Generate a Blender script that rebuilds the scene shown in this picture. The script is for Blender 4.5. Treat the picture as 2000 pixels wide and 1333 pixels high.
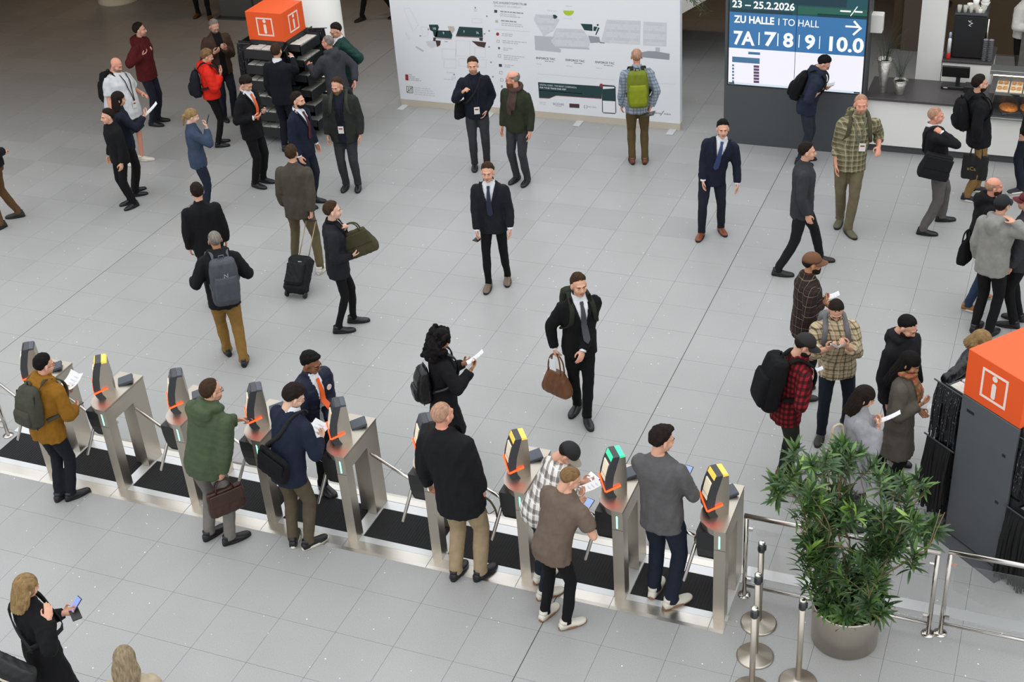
import bpy, math, random
import numpy as np
from mathutils import Matrix, Vector, Euler
random.seed(7)
RNG = np.random.RandomState(11)
S = bpy.context.scene
for o in list(bpy.data.objects):
    bpy.data.objects.remove(o)
COL = S.collection
PI = math.pi
# ------------------------------------------------------------------ camera
CAMH = 8.76
FPX, PITCH, ROLL, YAW = 2627.71, math.radians(31.6654), math.radians(-4.4606), math.radians(-24.1582)
def _cam_axes():
    fwd = np.array([math.sin(YAW)*math.cos(PITCH), math.cos(YAW)*math.cos(PITCH), -math.sin(PITCH)])
    right = np.array([math.cos(YAW), -math.sin(YAW), 0.0])
    up = np.cross(right, fwd)
    c, s = math.cos(ROLL), math.sin(ROLL)
    return np.array([c*right+s*up, -s*right+c*up, fwd])
CR = _cam_axes()
CP = np.array([0.0, 0.0, CAMH])
cam = bpy.data.cameras.new('camera')
cam.sensor_width = 36.0
cam.lens = FPX/2000*36.0
cam.clip_end = 200
camo = bpy.data.objects.new('camera', cam)
COL.objects.link(camo)
camo.matrix_world = Matrix(((CR[0][0], CR[1][0], -CR[2][0], 0), (CR[0][1], CR[1][1], -CR[2][1], 0),
                            (CR[0][2], CR[1][2], -CR[2][2], CAMH), (0, 0, 0, 1)))
S.camera = camo
# ------------------------------------------------------------------ sky, exposure
S.view_settings.view_transform = 'Standard'
S.view_settings.look = 'None'
S.view_settings.gamma = 1.0
S.view_settings.use_curve_mapping = False
S.view_settings.exposure = 0.57
W = bpy.data.worlds.new('overcast_sky')
S.world = W
W.use_nodes = True
nt = W.node_tree
bg = nt.nodes['Background']
tc = nt.nodes.new('ShaderNodeTexCoord')
sx = nt.nodes.new('ShaderNodeSeparateXYZ')
mr = nt.nodes.new('ShaderNodeMapRange')       # CIE overcast: brighter towards the zenith
mr.inputs['From Min'].default_value = 0.0
mr.inputs['To Min'].default_value = 0.70
mr.inputs['To Max'].default_value = 1.25
nt.links.new(tc.outputs['Generated'], sx.inputs[0])
nt.links.new(sx.outputs['Z'], mr.inputs['Value'])
nt.links.new(mr.outputs[0], bg.inputs['Strength'])
bg.inputs['Color'].default_value = (0.965, 0.985, 1.0, 1)

# ------------------------------------------------------------------ picture geometry: a pixel of the photograph to a point of the hall
def ray(u, v):
    return CR.T @ np.array([(u-1000)/FPX, -(v-666.5)/FPX, 1.0])
def G(u, v, z=0.0):
    d = ray(u, v)
    return CP + d*((z-CAMH)/d[2])
def onY(u, v, Y):
    d = ray(u, v)
    return CP + d*(Y/d[1])
def onX(u, v, X):
    d = ray(u, v)
    return CP + d*(X/d[0])

# ------------------------------------------------------------------ materials
def lin(c):
    if isinstance(c, str):
        c = [int(c[i:i+2], 16)/255 for i in (0, 2, 4)]
    return tuple((x/12.92 if x <= 0.04045 else ((x+0.055)/1.055)**2.4) for x in c)
MATS = {}
def mat(key, col, rough=0.6, metal=0.0, bump=0.0, bscale=60.0, var=0.0, vscale=6.0, emit=0.0, spec=0.5, fold=0.0, stretch=None, alpha=None, trans=0.0, coat=0.0):
    if key in MATS:
        return MATS[key]
    m = bpy.data.materials.new(key)
    MATS[key] = m
    m.use_nodes = True
    n = m.node_tree
    b = n.nodes['Principled BSDF']
    c = lin(col) if not (isinstance(col, tuple) and len(col) == 4) else col[:3]
    b.inputs['Base Color'].default_value = (*c, 1)
    b.inputs['Roughness'].default_value = rough
    b.inputs['Metallic'].default_value = metal
    b.inputs['Specular IOR Level'].default_value = spec
    if trans:
        b.inputs['Transmission Weight'].default_value = trans
    if coat:
        b.inputs['Coat Weight'].default_value = coat
    if alpha is not None:
        b.inputs['Alpha'].default_value = alpha
    if emit:
        b.inputs['Emission Color'].default_value = (*c, 1)
        b.inputs['Emission Strength'].default_value = emit
    if var or bump or fold:
        t = n.nodes.new('ShaderNodeTexCoord')
        mp = n.nodes.new('ShaderNodeMapping')
        n.links.new(t.outputs['Object'], mp.inputs[0])
        if stretch:
            mp.inputs['Scale'].default_value = stretch
        if var:
            ns = n.nodes.new('ShaderNodeTexNoise')
            ns.inputs['Scale'].default_value = vscale
            ns.inputs['Detail'].default_value = 5
            n.links.new(mp.outputs[0], ns.inputs['Vector'])
            mx = n.nodes.new('ShaderNodeMapRange')
            mx.inputs['From Min'].default_value = 0.3
            mx.inputs['From Max'].default_value = 0.7
            mx.inputs['To Min'].default_value = 1-var
            mx.inputs['To Max'].default_value = 1+var
            n.links.new(ns.outputs[0], mx.inputs['Value'])
            hs = n.nodes.new('ShaderNodeVectorMath')
            hs.operation = 'SCALE'
            hs.inputs[0].default_value = c
            n.links.new(mx.outputs[0], hs.inputs['Scale'])
            n.links.new(hs.outputs[0], b.inputs['Base Color'])
        if bump:
            nb = n.nodes.new('ShaderNodeTexNoise')
            nb.inputs['Scale'].default_value = bscale
            nb.inputs['Detail'].default_value = 3
            n.links.new(mp.outputs[0], nb.inputs['Vector'])
            bp = n.nodes.new('ShaderNodeBump')
            bp.inputs['Strength'].default_value = bump
            bp.inputs['Distance'].default_value = 0.01
            n.links.new(nb.outputs[0], bp.inputs['Height'])
            n.links.new(bp.outputs[0], b.inputs['Normal'])
            if fold:                                   # soft creases of worn cloth
                nf = n.nodes.new('ShaderNodeTexNoise')
                nf.noise_type = 'RIDGED_MULTIFRACTAL' if hasattr(nf, 'noise_type') else nf.noise_type
                nf.inputs['Scale'].default_value = 7.0
                nf.inputs['Detail'].default_value = 2
                nf.inputs['Distortion'].default_value = 0.8
                mp2 = n.nodes.new('ShaderNodeMapping'); mp2.inputs['Scale'].default_value = (1.0, 1.0, .75)
                n.links.new(t.outputs['Object'], mp2.inputs[0])
                n.links.new(mp2.outputs[0], nf.inputs['Vector'])
                bf = n.nodes.new('ShaderNodeBump')
                bf.inputs['Strength'].default_value = fold
                bf.inputs['Distance'].default_value = 0.02
                n.links.new(nf.outputs[0], bf.inputs['Height'])
                n.links.new(bf.outputs[0], bp.inputs['Normal'])
    return m

# ------------------------------------------------------------------ mesh building
def rotz(a):
    c, s = math.cos(a), math.sin(a)
    return np.array([[c, -s, 0], [s, c, 0], [0, 0, 1.0]])
def frame(d, hint=(0, 0, 1)):
    d = np.array(d, float); d /= np.linalg.norm(d)
    h = np.array(hint, float)
    if abs(d @ h) > 0.97:
        h = np.array([1.0, 0, 0]) if abs(d[0]) < 0.9 else np.array([0, 1.0, 0])
    x = np.cross(h, d); x /= np.linalg.norm(x)
    y = np.cross(d, x)
    return x, y, d
class MB:
    def __init__(s):
        s.v = []; s.f = []; s.m = []; s.mi = 0
    def add(s, v, f):
        o = len(s.v)
        s.v.extend([tuple(map(float, p)) for p in v])
        s.f.extend([tuple(i+o for i in q) for q in f])
        s.m.extend([s.mi]*len(f))
        return s
    def box(s, c, d, rot=None, bevel=0.0):
        c = np.array(c, float); d = np.array(d, float)/2
        if bevel <= 0:
            v = np.array([[x, y, z] for z in (-1, 1) for y in (-1, 1) for x in (-1, 1)])*d
            f = [(0, 2, 3, 1), (4, 5, 7, 6), (0, 1, 5, 4), (2, 6, 7, 3), (0, 4, 6, 2), (1, 3, 7, 5)]
        else:
            b = min(bevel, *(d*0.99))
            rr = []
            for z, k in ((-d[2], b), (-d[2]+b, 0), (d[2]-b, 0), (d[2], b)):
                X, Y = d[0]-k, d[1]-k
                e = b if k == 0 else b*0.4
                rr.append([(X, -Y+e, z), (X, Y-e, z), (X-e, Y, z), (-X+e, Y, z), (-X, Y-e, z), (-X, -Y+e, z), (-X+e, -Y, z), (X-e, -Y, z)])
            v = np.array([p for r in rr for p in r])
            f = [tuple(range(7, -1, -1)), tuple(range(24, 32))]
            for k in range(3):
                for i in range(8):
                    j = (i+1) % 8
                    f.append((k*8+i, k*8+j, k*8+8+j, k*8+8+i))
        if rot is not None:
            v = v @ np.array(rot).T
        return s.add(v+c, f)
    def span(s, a, b, bevel=0.0):
        a = np.array(a, float); b = np.array(b, float)
        return s.box((a+b)/2, np.abs(b-a), None, bevel)
    def rings(s, rings, cap=True, closed=False):
        n = len(rings[0]); v = [p for r in rings for p in r]; f = []
        K = len(rings)
        for k in range(K-1 if not closed else K):
            a = k*n; b = ((k+1) % K)*n
            for i in range(n):
                j = (i+1) % n
                f.append((a+i, a+j, b+j, b+i))
        if cap and not closed:
            f.append(tuple(range(n-1, -1, -1)))
            f.append(tuple((K-1)*n+i for i in range(n)))
        return s.add(v, f)
    def tube(s, pts, r, n=8, cap=True, hint=(0, 0, 1), flat=1.0):
        pts = [np.array(p, float) for p in pts]
        if np.isscalar(r): r = [r]*len(pts)
        R = []
        x0 = None
        for i, p in enumerate(pts):
            d = pts[min(i+1, len(pts)-1)]-pts[max(i-1, 0)]
            x, y, _ = frame(d, hint if x0 is None else y0)
            if x0 is not None and x @ x0 < 0: x, y = -x, -y
            x0, y0 = x, y
            R.append([p+r[i]*(math.cos(2*PI*k/n)*x+flat*math.sin(2*PI*k/n)*y) for k in range(n)])
        return s.rings(R, cap)
    def lathe(s, prof, c=(0, 0, 0), n=24, cap=True, sx=1, sy=1):
        c = np.array(c, float)
        R = [[c+np.array([sx*r*math.cos(2*PI*k/n), sy*r*math.sin(2*PI*k/n), z]) for k in range(n)] for r, z in prof]
        return s.rings(R, cap)
    def ball(s, c, r, n=12, m=8, rot=None):
        c = np.array(c, float); r = np.array([r]*3 if np.isscalar(r) else r, float)
        R = []
        for j in range(1, m):
            a = PI*j/m
            q = np.array([[math.sin(a)*math.cos(2*PI*k/n), math.sin(a)*math.sin(2*PI*k/n), -math.cos(a)] for k in range(n)])*r
            if rot is not None: q = q @ np.array(rot).T
            R.append(q+c)
        o = len(s.v); s.rings(R, cap=False)
        ez = np.array([0, 0, r[2]])
        if rot is not None: ez = np.array(rot) @ ez
        s.v.append(tuple(c-ez)); s.v.append(tuple(c+ez)); t = len(s.v)
        for k in range(n):
            j = (k+1) % n
            s.f.append((o+j, o+k, t-2)); s.m.append(s.mi)
            s.f.append((o+(m-2)*n+k, o+(m-2)*n+j, t-1)); s.m.append(s.mi)
        return s
    def prism(s, poly, axis, a, b):
        """polygon (list of 2-tuples) in the two other axes, extruded along axis from a to b"""
        def P(q, t):
            if axis == 'x': return (t, q[0], q[1])
            if axis == 'y': return (q[0], t, q[1])
            return (q[0], q[1], t)
        n = len(poly)
        area = sum(poly[i][0]*poly[(i+1) % n][1]-poly[(i+1) % n][0]*poly[i][1] for i in range(n))
        if (area < 0) != (axis == 'y'): poly = poly[::-1]
        v = [P(q, min(a, b)) for q in poly]+[P(q, max(a, b)) for q in poly]
        f = [tuple(range(n-1, -1, -1)), tuple(range(n, 2*n))]
        f += [(i, (i+1) % n, n+(i+1) % n, n+i) for i in range(n)]
        return s.add(v, f)
    def data(s):
        return np.array(s.v, float).reshape(-1, 3), s.f
    def mesh(s, name, mats=(), smooth=False):
        me = bpy.data.meshes.new(name)
        me.from_pydata(s.v, [], s.f)
        for m in (mats if isinstance(mats, (list, tuple)) else [mats]):
            me.materials.append(m)
        if any(s.m): me.polygons.foreach_set('material_index', s.m)
        if smooth: me.polygons.foreach_set('use_smooth', [True]*len(s.f))
        me.update()
        return me
    def build(s, name, mats, parent=None, smooth=False, M=None):
        return link(name, s.mesh(name, mats, smooth), parent, M)
def link(name, me, parent=None, M=None):
    o = bpy.data.objects.new(name, me)
    COL.objects.link(o)
    if parent is not None: o.parent = parent
    if M is not None: o.matrix_local = M
    return o
def empty(name, loc=(0, 0, 0), rz=0.0):
    o = bpy.data.objects.new(name, None)
    o.empty_display_size = 0.1
    COL.objects.link(o)
    o.location = loc; o.rotation_euler = (0, 0, rz)
    return o
def tag(o, label=None, cat=None, group=None, kind=None):
    if label: o['label'] = label
    if cat: o['category'] = cat
    if group: o['group'] = group
    if kind: o['kind'] = kind
    return o
def copy_tree(o, parent=None):
    c = o.copy(); COL.objects.link(c)
    if parent is not None: c.parent = parent
    for ch in list(o.children): copy_tree(ch, c)
    return c
def M4(R, t):
    R = np.array(R); return Matrix(((*R[0], t[0]), (*R[1], t[1]), (*R[2], t[2]), (0, 0, 0, 1)))
def recolor(o, m):
    """object-level material on shared mesh data"""
    for i, s in enumerate(o.material_slots):
        s.link = 'OBJECT'; s.material = m if not isinstance(m, (list, tuple)) else m[i]
    return o
_txt = {}
LET = bpy.data.scenes.new('type_case')            # scratch scene for setting type, removed at the end
def text_mesh(body, size, bold=0.0, align='LEFT', spacing=1.0):
    k = (body, size, bold, align, spacing)
    if k in _txt: return _txt[k]
    c = bpy.data.curves.new('lettering', 'FONT')
    c.body = body; c.size = size; c.offset = bold*size; c.align_x = align; c.space_character = spacing
    c.resolution_u = 3
    o = bpy.data.objects.new('lettering', c); LET.collection.objects.link(o)
    LET.view_layers[0].update(); dg = LET.view_layers[0].depsgraph
    me = bpy.data.meshes.new_from_object(o.evaluated_get(dg))
    bpy.data.objects.remove(o); bpy.data.curves.remove(c)
    _txt[k] = me
    return me
def letters(body, size, loc, parent, m, bold=0.0, align='LEFT', rot=None, name='lettering', sx=1.0, spacing=1.0):
    """flat lettering; by default upright, facing -Y"""
    me = text_mesh(body, size, bold, align, spacing).copy()
    me.materials.clear(); me.materials.append(m)
    if rot is None: rot = np.array([[1, 0, 0], [0, 0, -1], [0, 1, 0]], float)
    R = np.array(rot, float).copy(); R[:, 0] *= sx
    return link(name, me, parent, M4(R, loc))
# ================================================================== SETTING
# ---- tiles: granite slabs 0.6 m, open joints, two wider expansion joints
TX0, TY0, TS = -3.692, 8.327, 0.6
def tile_material():
    m = bpy.data.materials.new('grey_granite'); m.use_nodes = True
    n = m.node_tree; L = n.links.new; b = n.nodes['Principled BSDF']
    g = n.nodes.new('ShaderNodeNewGeometry')
    no = n.nodes.new('ShaderNodeTexNoise'); no.inputs['Scale'].default_value = 160; no.inputs['Detail'].default_value = 2
    L(g.outputs['Position'], no.inputs['Vector'])
    n2 = n.nodes.new('ShaderNodeTexNoise'); n2.inputs['Scale'].default_value = 1.3; n2.inputs['Detail'].default_value = 4
    L(g.outputs['Position'], n2.inputs['Vector'])
    mr1 = n.nodes.new('ShaderNodeMapRange'); mr1.inputs['From Min'].default_value = .25; mr1.inputs['From Max'].default_value = .75
    mr1.inputs['To Min'].default_value = .74; mr1.inputs['To Max'].default_value = 1.26
    L(no.outputs[0], mr1.inputs['Value'])
    mr2 = n.nodes.new('ShaderNodeMapRange'); mr2.inputs['To Min'].default_value = .92; mr2.inputs['To Max'].default_value = 1.08
    L(n2.outputs[0], mr2.inputs['Value'])
    mr3 = n.nodes.new('ShaderNodeMapRange'); mr3.inputs['To Min'].default_value = .95; mr3.inputs['To Max'].default_value = 1.05
    L(g.outputs['Random Per Island'], mr3.inputs['Value'])
    p1 = n.nodes.new('ShaderNodeMath'); p1.operation = 'MULTIPLY'; L(mr1.outputs[0], p1.inputs[0]); L(mr2.outputs[0], p1.inputs[1])
    p2 = n.nodes.new('ShaderNodeMath'); p2.operation = 'MULTIPLY'; L(p1.outputs[0], p2.inputs[0]); L(mr3.outputs[0], p2.inputs[1])
    sc = n.nodes.new('ShaderNodeVectorMath'); sc.operation = 'SCALE'; sc.inputs[0].default_value = FLOOR_COL
    L(p2.outputs[0], sc.inputs['Scale'])
    vo = n.nodes.new('ShaderNodeTexVoronoi'); vo.inputs['Scale'].default_value = 12
    L(g.outputs['Position'], vo.inputs['Vector'])
    lt = n.nodes.new('ShaderNodeMath'); lt.operation = 'LESS_THAN'; 
    sp = n.nodes.new('ShaderNodeSeparateColor'); L(vo.outputs['Color'], sp.inputs[0])
    sz = n.nodes.new('ShaderNodeMapRange'); sz.inputs['From Min'].default_value = .45; sz.inputs['To Min'].default_value = 0; sz.inputs['To Max'].default_value = .10
    L(sp.outputs[0], sz.inputs['Value']); L(vo.outputs['Distance'], lt.inputs[0]); L(sz.outputs[0], lt.inputs[1])
    mx = n.nodes.new('ShaderNodeMix'); mx.data_type = 'RGBA'
    L(lt.outputs[0], mx.inputs['Factor']); L(sc.outputs[0], mx.inputs['A']); mx.inputs['B'].default_value = (.80, .80, .78, 1)
    L(mx.outputs['Result'], b.inputs['Base Color'])
    b.inputs['Roughness'].default_value = .38; b.inputs['Specular IOR Level'].default_value = .35
    return m
FLOOR_COL = (.355, .355, .352)
m_tile = tile_material()
m_joint = mat('grey_joint', '94928e', .8)
floor = MB().span((-34, -2, -.08), (12, 36, -.006)).build('floor', m_joint)
tag(floor, kind='structure')
def tile_mesh(w, d):
    b = MB(); e = .0012
    R = []
    for k, z in ((e*1.6, 0), (e, -.002), (e, -.012)):
        R.append([(k, k, z), (w-k, k, z), (w-k, d-k, z), (k, d-k, z)])
    b.rings(R[::-1], cap=False); b.add(R[0], [(0, 1, 2, 3)])
    return b
CANDS = []
for i in range(-48, 27):
    for j in range(-18, 46):
        x, y = TX0+i*TS, TY0+j*TS
        if x < -33 or x > 11 or y > 35: continue
        w = TS-.005 if (i % 14) == 13 else TS       # expansion joints every 14 tiles
        q = CR @ (np.array([x+.3, y+.3, 0])-CP)
        u, v = 1000+FPX*q[0]/q[2], 666.5-FPX*q[1]/q[2]
        inside = q[2] > 0 and -60 < u < 2060 and -40 < v < 1390
        CANDS.append((0 if inside else 1, q[2] if q[2] > 0 else 99, x, y, w))
CANDS.sort()
tm_full = tile_mesh(TS, TS).mesh('tile', m_tile)
tm_exp = tile_mesh(TS-.005, TS).mesh('tile', m_tile)
rest = MB()
for k, (a, d, x, y, w) in enumerate(CANDS):
    if k < 300:
        link('tile', tm_full if w == TS else tm_exp, floor, Matrix.Translation((x, y, 0)))
    else:
        t = tile_mesh(w, TS); v, f = t.data(); rest.add(v+np.array([x, y, 0]), f)
tag(rest.build('tile', m_tile, floor), kind='stuff')

m_exp = mat('expansion_joint', '3a3936', .7)
for x_ in (TX0-8.4-.0025, TX0-.0025, TX0+8.4-.0025):
    MB().span((x_-.004, 3, -.006), (x_+.004, 35, -.0012)).build('expansion_joint', m_exp, floor)
MB().span((-20, TY0+11*TS-.004, -.006), (11, TY0+11*TS+.004, -.0012)).build('expansion_joint', m_exp, floor)
# ---- shell of the hall: low ceiling of the gallery over the far side, walls that close it
m_white = mat('white_paint', 'e9e8e4', .7, var=.02, vscale=3)
m_brown = mat('brown_wall', '54432f', .75, var=.06, vscale=2)
m_ceil = mat('dark_ceiling', '57432c', .8)
tag(MB().span((-34, 21.8, 3.7), (12, 36, 4.0)).build('ceiling', m_ceil), kind='structure')
tag(MB().span((-34, 16.4, 3.7), (-13.4, 21.795, 4.0)).build('ceiling', m_ceil), kind='structure')
tag(MB().span((-34, 35.6, 0), (12, 36, 3.6)).build('wall_back', m_brown), kind='structure')
tag(MB().span((-34, -2, 0), (-33.6, 36, 9)).build('wall_left', m_brown), kind='structure')
tag(MB().span((11.6, 8, 0), (12, 36, 9)).build('wall_right', m_white), kind='structure')

def ceiling_lamp(x, y, power, label):
    r = empty('ceiling_lamp', (x, y, 3.69))
    MB().lathe([(.16, 0), (.16, -.03), (.13, -.035)], n=20).build('ring', mat('white_lamp_ring', 'd8d4cc', .5), r, True)
    MB().lathe([(.001, -.036), (.125, -.036)], n=20, cap=False).build('diffuser', mat('warm_diffuser', 'ffd9a0', .5, emit=1.5), r)
    L_ = bpy.data.lights.new('ceiling_lamp', 'AREA'); L_.shape = 'DISK'; L_.size = .25; L_.energy = power; L_.color = (1.0, .62, .30)
    lo = bpy.data.objects.new('lamp_light', L_); COL.objects.link(lo); lo.parent = r; lo.location = (0, 0, -.05)
    tag(r, label, 'ceiling lamp', 'warm lamps under the gallery')
for i, (x, y) in enumerate(((-21, 19.5), (-17, 21), (-14.5, 23.6), (-10.5, 24.2), (-5.5, 24.6), (-20.5, 24.5))):
    ceiling_lamp(x, y, 8, ('first', 'second', 'third', 'fourth', 'fifth', 'sixth')[i]+' warm round lamp under the gallery ceiling, out of view')
# ================================================================== METAL, GLASS AND OTHER SHARED MATERIALS
m_steel = mat('brushed_steel', 'c2baae', .38, 1.0, bump=.06, bscale=120, stretch=(1, 1, .06), var=.05, vscale=3)
m_steel2 = mat('bright_steel_plate', 'd6d2cb', .3, 1.0, bump=.05, bscale=90, stretch=(.05, 1, 1), var=.06, vscale=4)
m_chrome = mat('polished_steel', 'cfcac4', .16, 1.0)
m_black = mat('black_plastic', '1b1b1d', .45)
m_dgrey = mat('dark_grey_plastic', '3c3e42', .5)
m_slate = mat('slate_lid', '4b505a', .5)
m_mat = mat('black_ribbed_mat', '1c1c1e', .85, bump=.5, bscale=220)
m_led_g = mat('green_led', '8cf5d4', .4, emit=1.3)
m_led_o = mat('orange_led', 'ff4a18', .4, emit=1.5)
m_led_y = mat('amber_led', 'f7b64c', .4, emit=.55)
m_led_m = mat('mint_led', '3fdc9a', .4, emit=.5)
m_lcd = mat('beige_display', 'd9cdb4', .3, emit=.35)
m_glass = mat('clear_glass', 'eef4f2', .03, trans=1.0, alpha=.12)
m_strip = mat('pale_floor_plate', 'd9dbdc', .35, .55)

# ================================================================== TURNSTILES
TSX = [-2.12-.943*k for k in range(9)]       # right-hand plane of each body, from the plant to the far left
TSY = 8.95
def scanner_points():
    u = np.array([math.cos(math.radians(-54)), math.sin(math.radians(-54)), 0])
    n = np.array([u[1], -u[0], 0])
    return u, n
def make_turnstile(band):
    root = empty('turnstile')
    b = MB()                                  # portal: front column, beam, rear column
    b.prism([(0, 0), (.13, 0), (.13, .86), (.44, .86), (.44, 0), (.68, 0), (.68, 1.04), (0, 1.04)], 'x', -.105, 0)
    b.build('body', m_steel, root)
    b = MB()                                  # lid with the rounded nose over the lane
    poly = [(0, -.01), (-.105, -.01), (-.17, .02), (-.235, .075), (-.27, .15), (-.29, .26), (-.30, .42), (-.30, .69), (0, .69)]
    b.prism(poly, 'z', 1.03, 1.055)
    b.prism([(p[0]*.97-.002, p[1]*.97+.006) for p in poly], 'z', .99, 1.03)
    b.build('lid', m_steel, root)
    b = MB()                                  # rear half of the cabinet under the lid
    b.span((-.20, .47, 0), (-.105, .66, .99), .01)
    b.build('rear_column', m_steel, root)
    b = MB()                                  # black drive cover, rounded towards the floor
    pr = [(.015, .99), (.02, .88), (.035, .78), (.06, .69), (.10, .63), (.15, .61), (.20, .64), (.22, .72), (.225, .99)]
    b.prism(pr, 'x', -.27, -.106)
    b.build('drive_cover', m_black, root)
    b = MB().ball((-.275, .14, .80), (.045, .06, .06), 14, 8)
    b.build('hub', m_steel, root, True)
    for tip in ((-.86, .36, .865), (-.37, -.03, .42), (-.40, .56, .44)):
        a = np.array((-.29, .15, .80)); t = np.array(tip)
        MB().tube([a, a+(t-a)*.25, t-(t-a)*.03, t], [.017, .017, .017, .012], 10).build('barrier_arm', m_chrome, root, True)
    MB().span((-.064, -.004, .85), (-.048, .01, 1.0), .003).build('led_strip', m_led_g, root)
    MB().span((-.105, -.0015, .83), (0, .004, .833)).build('seam', m_dgrey, root)
    b = MB(); c = np.array((-.10, .545, 1.07))
    u, n = scanner_points()
    R = np.array([u, -n, (0, 0, 1)]).T
    b.box((-.115, .535, 1.072), (.15, .16, .035), R @ np.array([[1, 0, 0], [0, .97, -.2], [0, .2, .97]]), .006)
    b.build('reader_pad', m_slate, root)
    # scanner tower, turned towards the lane
    o = np.array((-.16, .27, 1.055))
    T = lambda a, d, z: o+u*a+n*d+np.array([0, 0, z])
    def slab(prof, a0, a1):
        q = MB(); k = len(prof)
        v = [T(a0, d, z) for d, z in prof]+[T(a1, d, z) for d, z in prof]
        f = [tuple(range(k-1, -1, -1)), tuple(range(k, 2*k))]+[(i, (i+1) % k, k+(i+1) % k, k+i) for i in range(k)]
        return q.add(v, f)
    front = [(.085, 0), (.108, .05), (.116, .13), (.105, .23), (.075, .34), (.035, .44), (.02, .445)]
    inner = [(-.03, .445), (-.005, .36), (.03, .24), (.045, .13), (.035, .05), (.01, 0)]
    sc = slab(front+inner, -.088, .088).build('scanner_face', m_dgrey, root)
    slab([(.012, 0), (.037, .05), (.047, .13), (.032, .24), (-.003, .36), (-.028, .425), (-.085, .425), (-.095, .2), (-.09, 0)], -.082, .082).build('scanner_back', m_steel, root)
    slab([(-.03, .425), (-.032, .448), (-.078, .444), (-.085, .425)], -.08, .08).build('light_band', band, root)
    slab([(.052, .40), (.054, .404), (.034, .452), (.030, .450)], -.07, .08).build('light_line', band, sc)
    slab([(.104, .19), (.114, .19), (.074, .365), (.062, .365)], -.05, .062).build('display', m_lcd, sc)
    for (p, q) in (((-.088, .120, .175), (.090, .114, .085)), ((.091, .112, .085), (.091, -.03, .125))):
        MB().tube([T(*p), T(*q)], .010, 8).build('chevron_light', m_led_o, sc)
    return root
for o in [None]:
    t_y = make_turnstile(m_led_y)
    t_m = make_turnstile(m_led_m)
    t_d = make_turnstile(m_slate)
T_LAB = ['steel turnstile at the right end of the row beside the leafy potted plant',
         'steel turnstile with green lit scanner top left of the person in the grey sweater',
         'steel turnstile with amber lit scanner top behind the person in the brown t-shirt',
         'steel turnstile half hidden by the bald person in the black blazer',
         'steel turnstile in front of the steward with the orange tie',
         'steel turnstile between the green puffer jacket and the navy blazer',
         'steel turnstile directly left of the person in the green puffer jacket',
         'steel turnstile with amber lit scanner top right of the person in the mustard jacket',
         'leftmost steel turnstile, behind the person in the mustard jacket']
kinds = ['y', 'm', 'y', 'd', 'd', 'd', 'd', 'y', 'd']
used = set()
for k, x in enumerate(TSX):
    src = {'y': t_y, 'm': t_m, 'd': t_d}[kinds[k]]
    t = src if kinds[k] not in used else copy_tree(src)
    used.add(kinds[k])
    t.location = (x, TSY, 0.006)
    tag(t, T_LAB[k], 'turnstile', 'row of entrance turnstiles')
# floor plates and mats under the row
XL, XR = TSX[-1]-1.05, TSX[0]+.03
edge_l = MB()
lanes = [(XL, TSX[8]-.115)]
for k in range(8, 0, -1): lanes.append((TSX[k]-.115, TSX[k-1]-.115))
lanes.append((TSX[0]-.115, XR))
plate_front = empty('threshold_plate', (0, 0, 0)); tag(plate_front, 'bright steel threshold strip along the near side of the turnstiles', 'floor plate')
plate_rear = empty('threshold_plate', (0, 0, 0)); tag(plate_rear, 'steel threshold strip along the far side of the turnstiles and barrier', 'floor plate')
for i, (a, b_) in enumerate(lanes):
    bb = MB(); bb.prism([(8.80, .0005), (8.84, .006), (8.96, .006), (8.96, 0)], 'x', a+.003, b_-.003)
    bb.build('plate', m_steel2, plate_front)
    MB().span((a+.003, 8.963, 0), (b_-.003, 9.045, .005)).build('plate', m_strip, plate_front)
    MB().span((a+.003, 9.51, 0), (b_-.003, 9.63, .005)).build('plate', m_strip, plate_rear)
    MB().prism([(9.635, 0), (9.635, .006), (9.72, .006), (9.76, .0005)], 'x', a+.003, b_-.003).build('plate', m_steel2, plate_rear)
for i in range(9):                                    # plate between the columns of each portal
    x = TSX[i]
    MB().span((x-.112, 9.048, 0), (x+.012, 9.507, .0055)).build('plate', m_strip, plate_front)
MB().span((XR+.005, 9.62, 0), (3.2, 9.76, .005)).build('plate', m_strip, plate_rear)
MAT_LAB = ['black rubber mat in the lane left of the leftmost turnstile', 'black rubber mat in the lane right of the leftmost turnstile',
           'black rubber mat in the second lane from the left between turnstiles', 'black rubber mat in the lane of the person in the green puffer jacket',
           'black rubber mat in the lane of the person in the navy blazer', 'black rubber mat in the lane left of the bald person in the black blazer',
           'black rubber mat in the lane of the bald person in the black blazer', 'black rubber mat in the lane of the person in the brown t-shirt',
           'black rubber mat in the lane of the person in the grey sweater']
spans = [(XL+.1, TSX[8]-.125)]+[(TSX[k]+.018, TSX[k-1]-.118) for k in range(8, 0, -1)]
for (a, b_), lab in zip(spans, MAT_LAB):
    mo = MB(); nn = 26
    mo.span((a, 9.05, 0), (b_, 9.505, .008), .003)
    for q in range(nn):
        xx = a+.02+(b_-a-.04)*q/(nn-1)
        mo.span((xx-.004, 9.06, .008), (xx+.004, 9.495, .0105))
    tag(mo.build('lane_mat', m_mat), lab, 'floor mat', 'rubber mats in the turnstile lanes')

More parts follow.
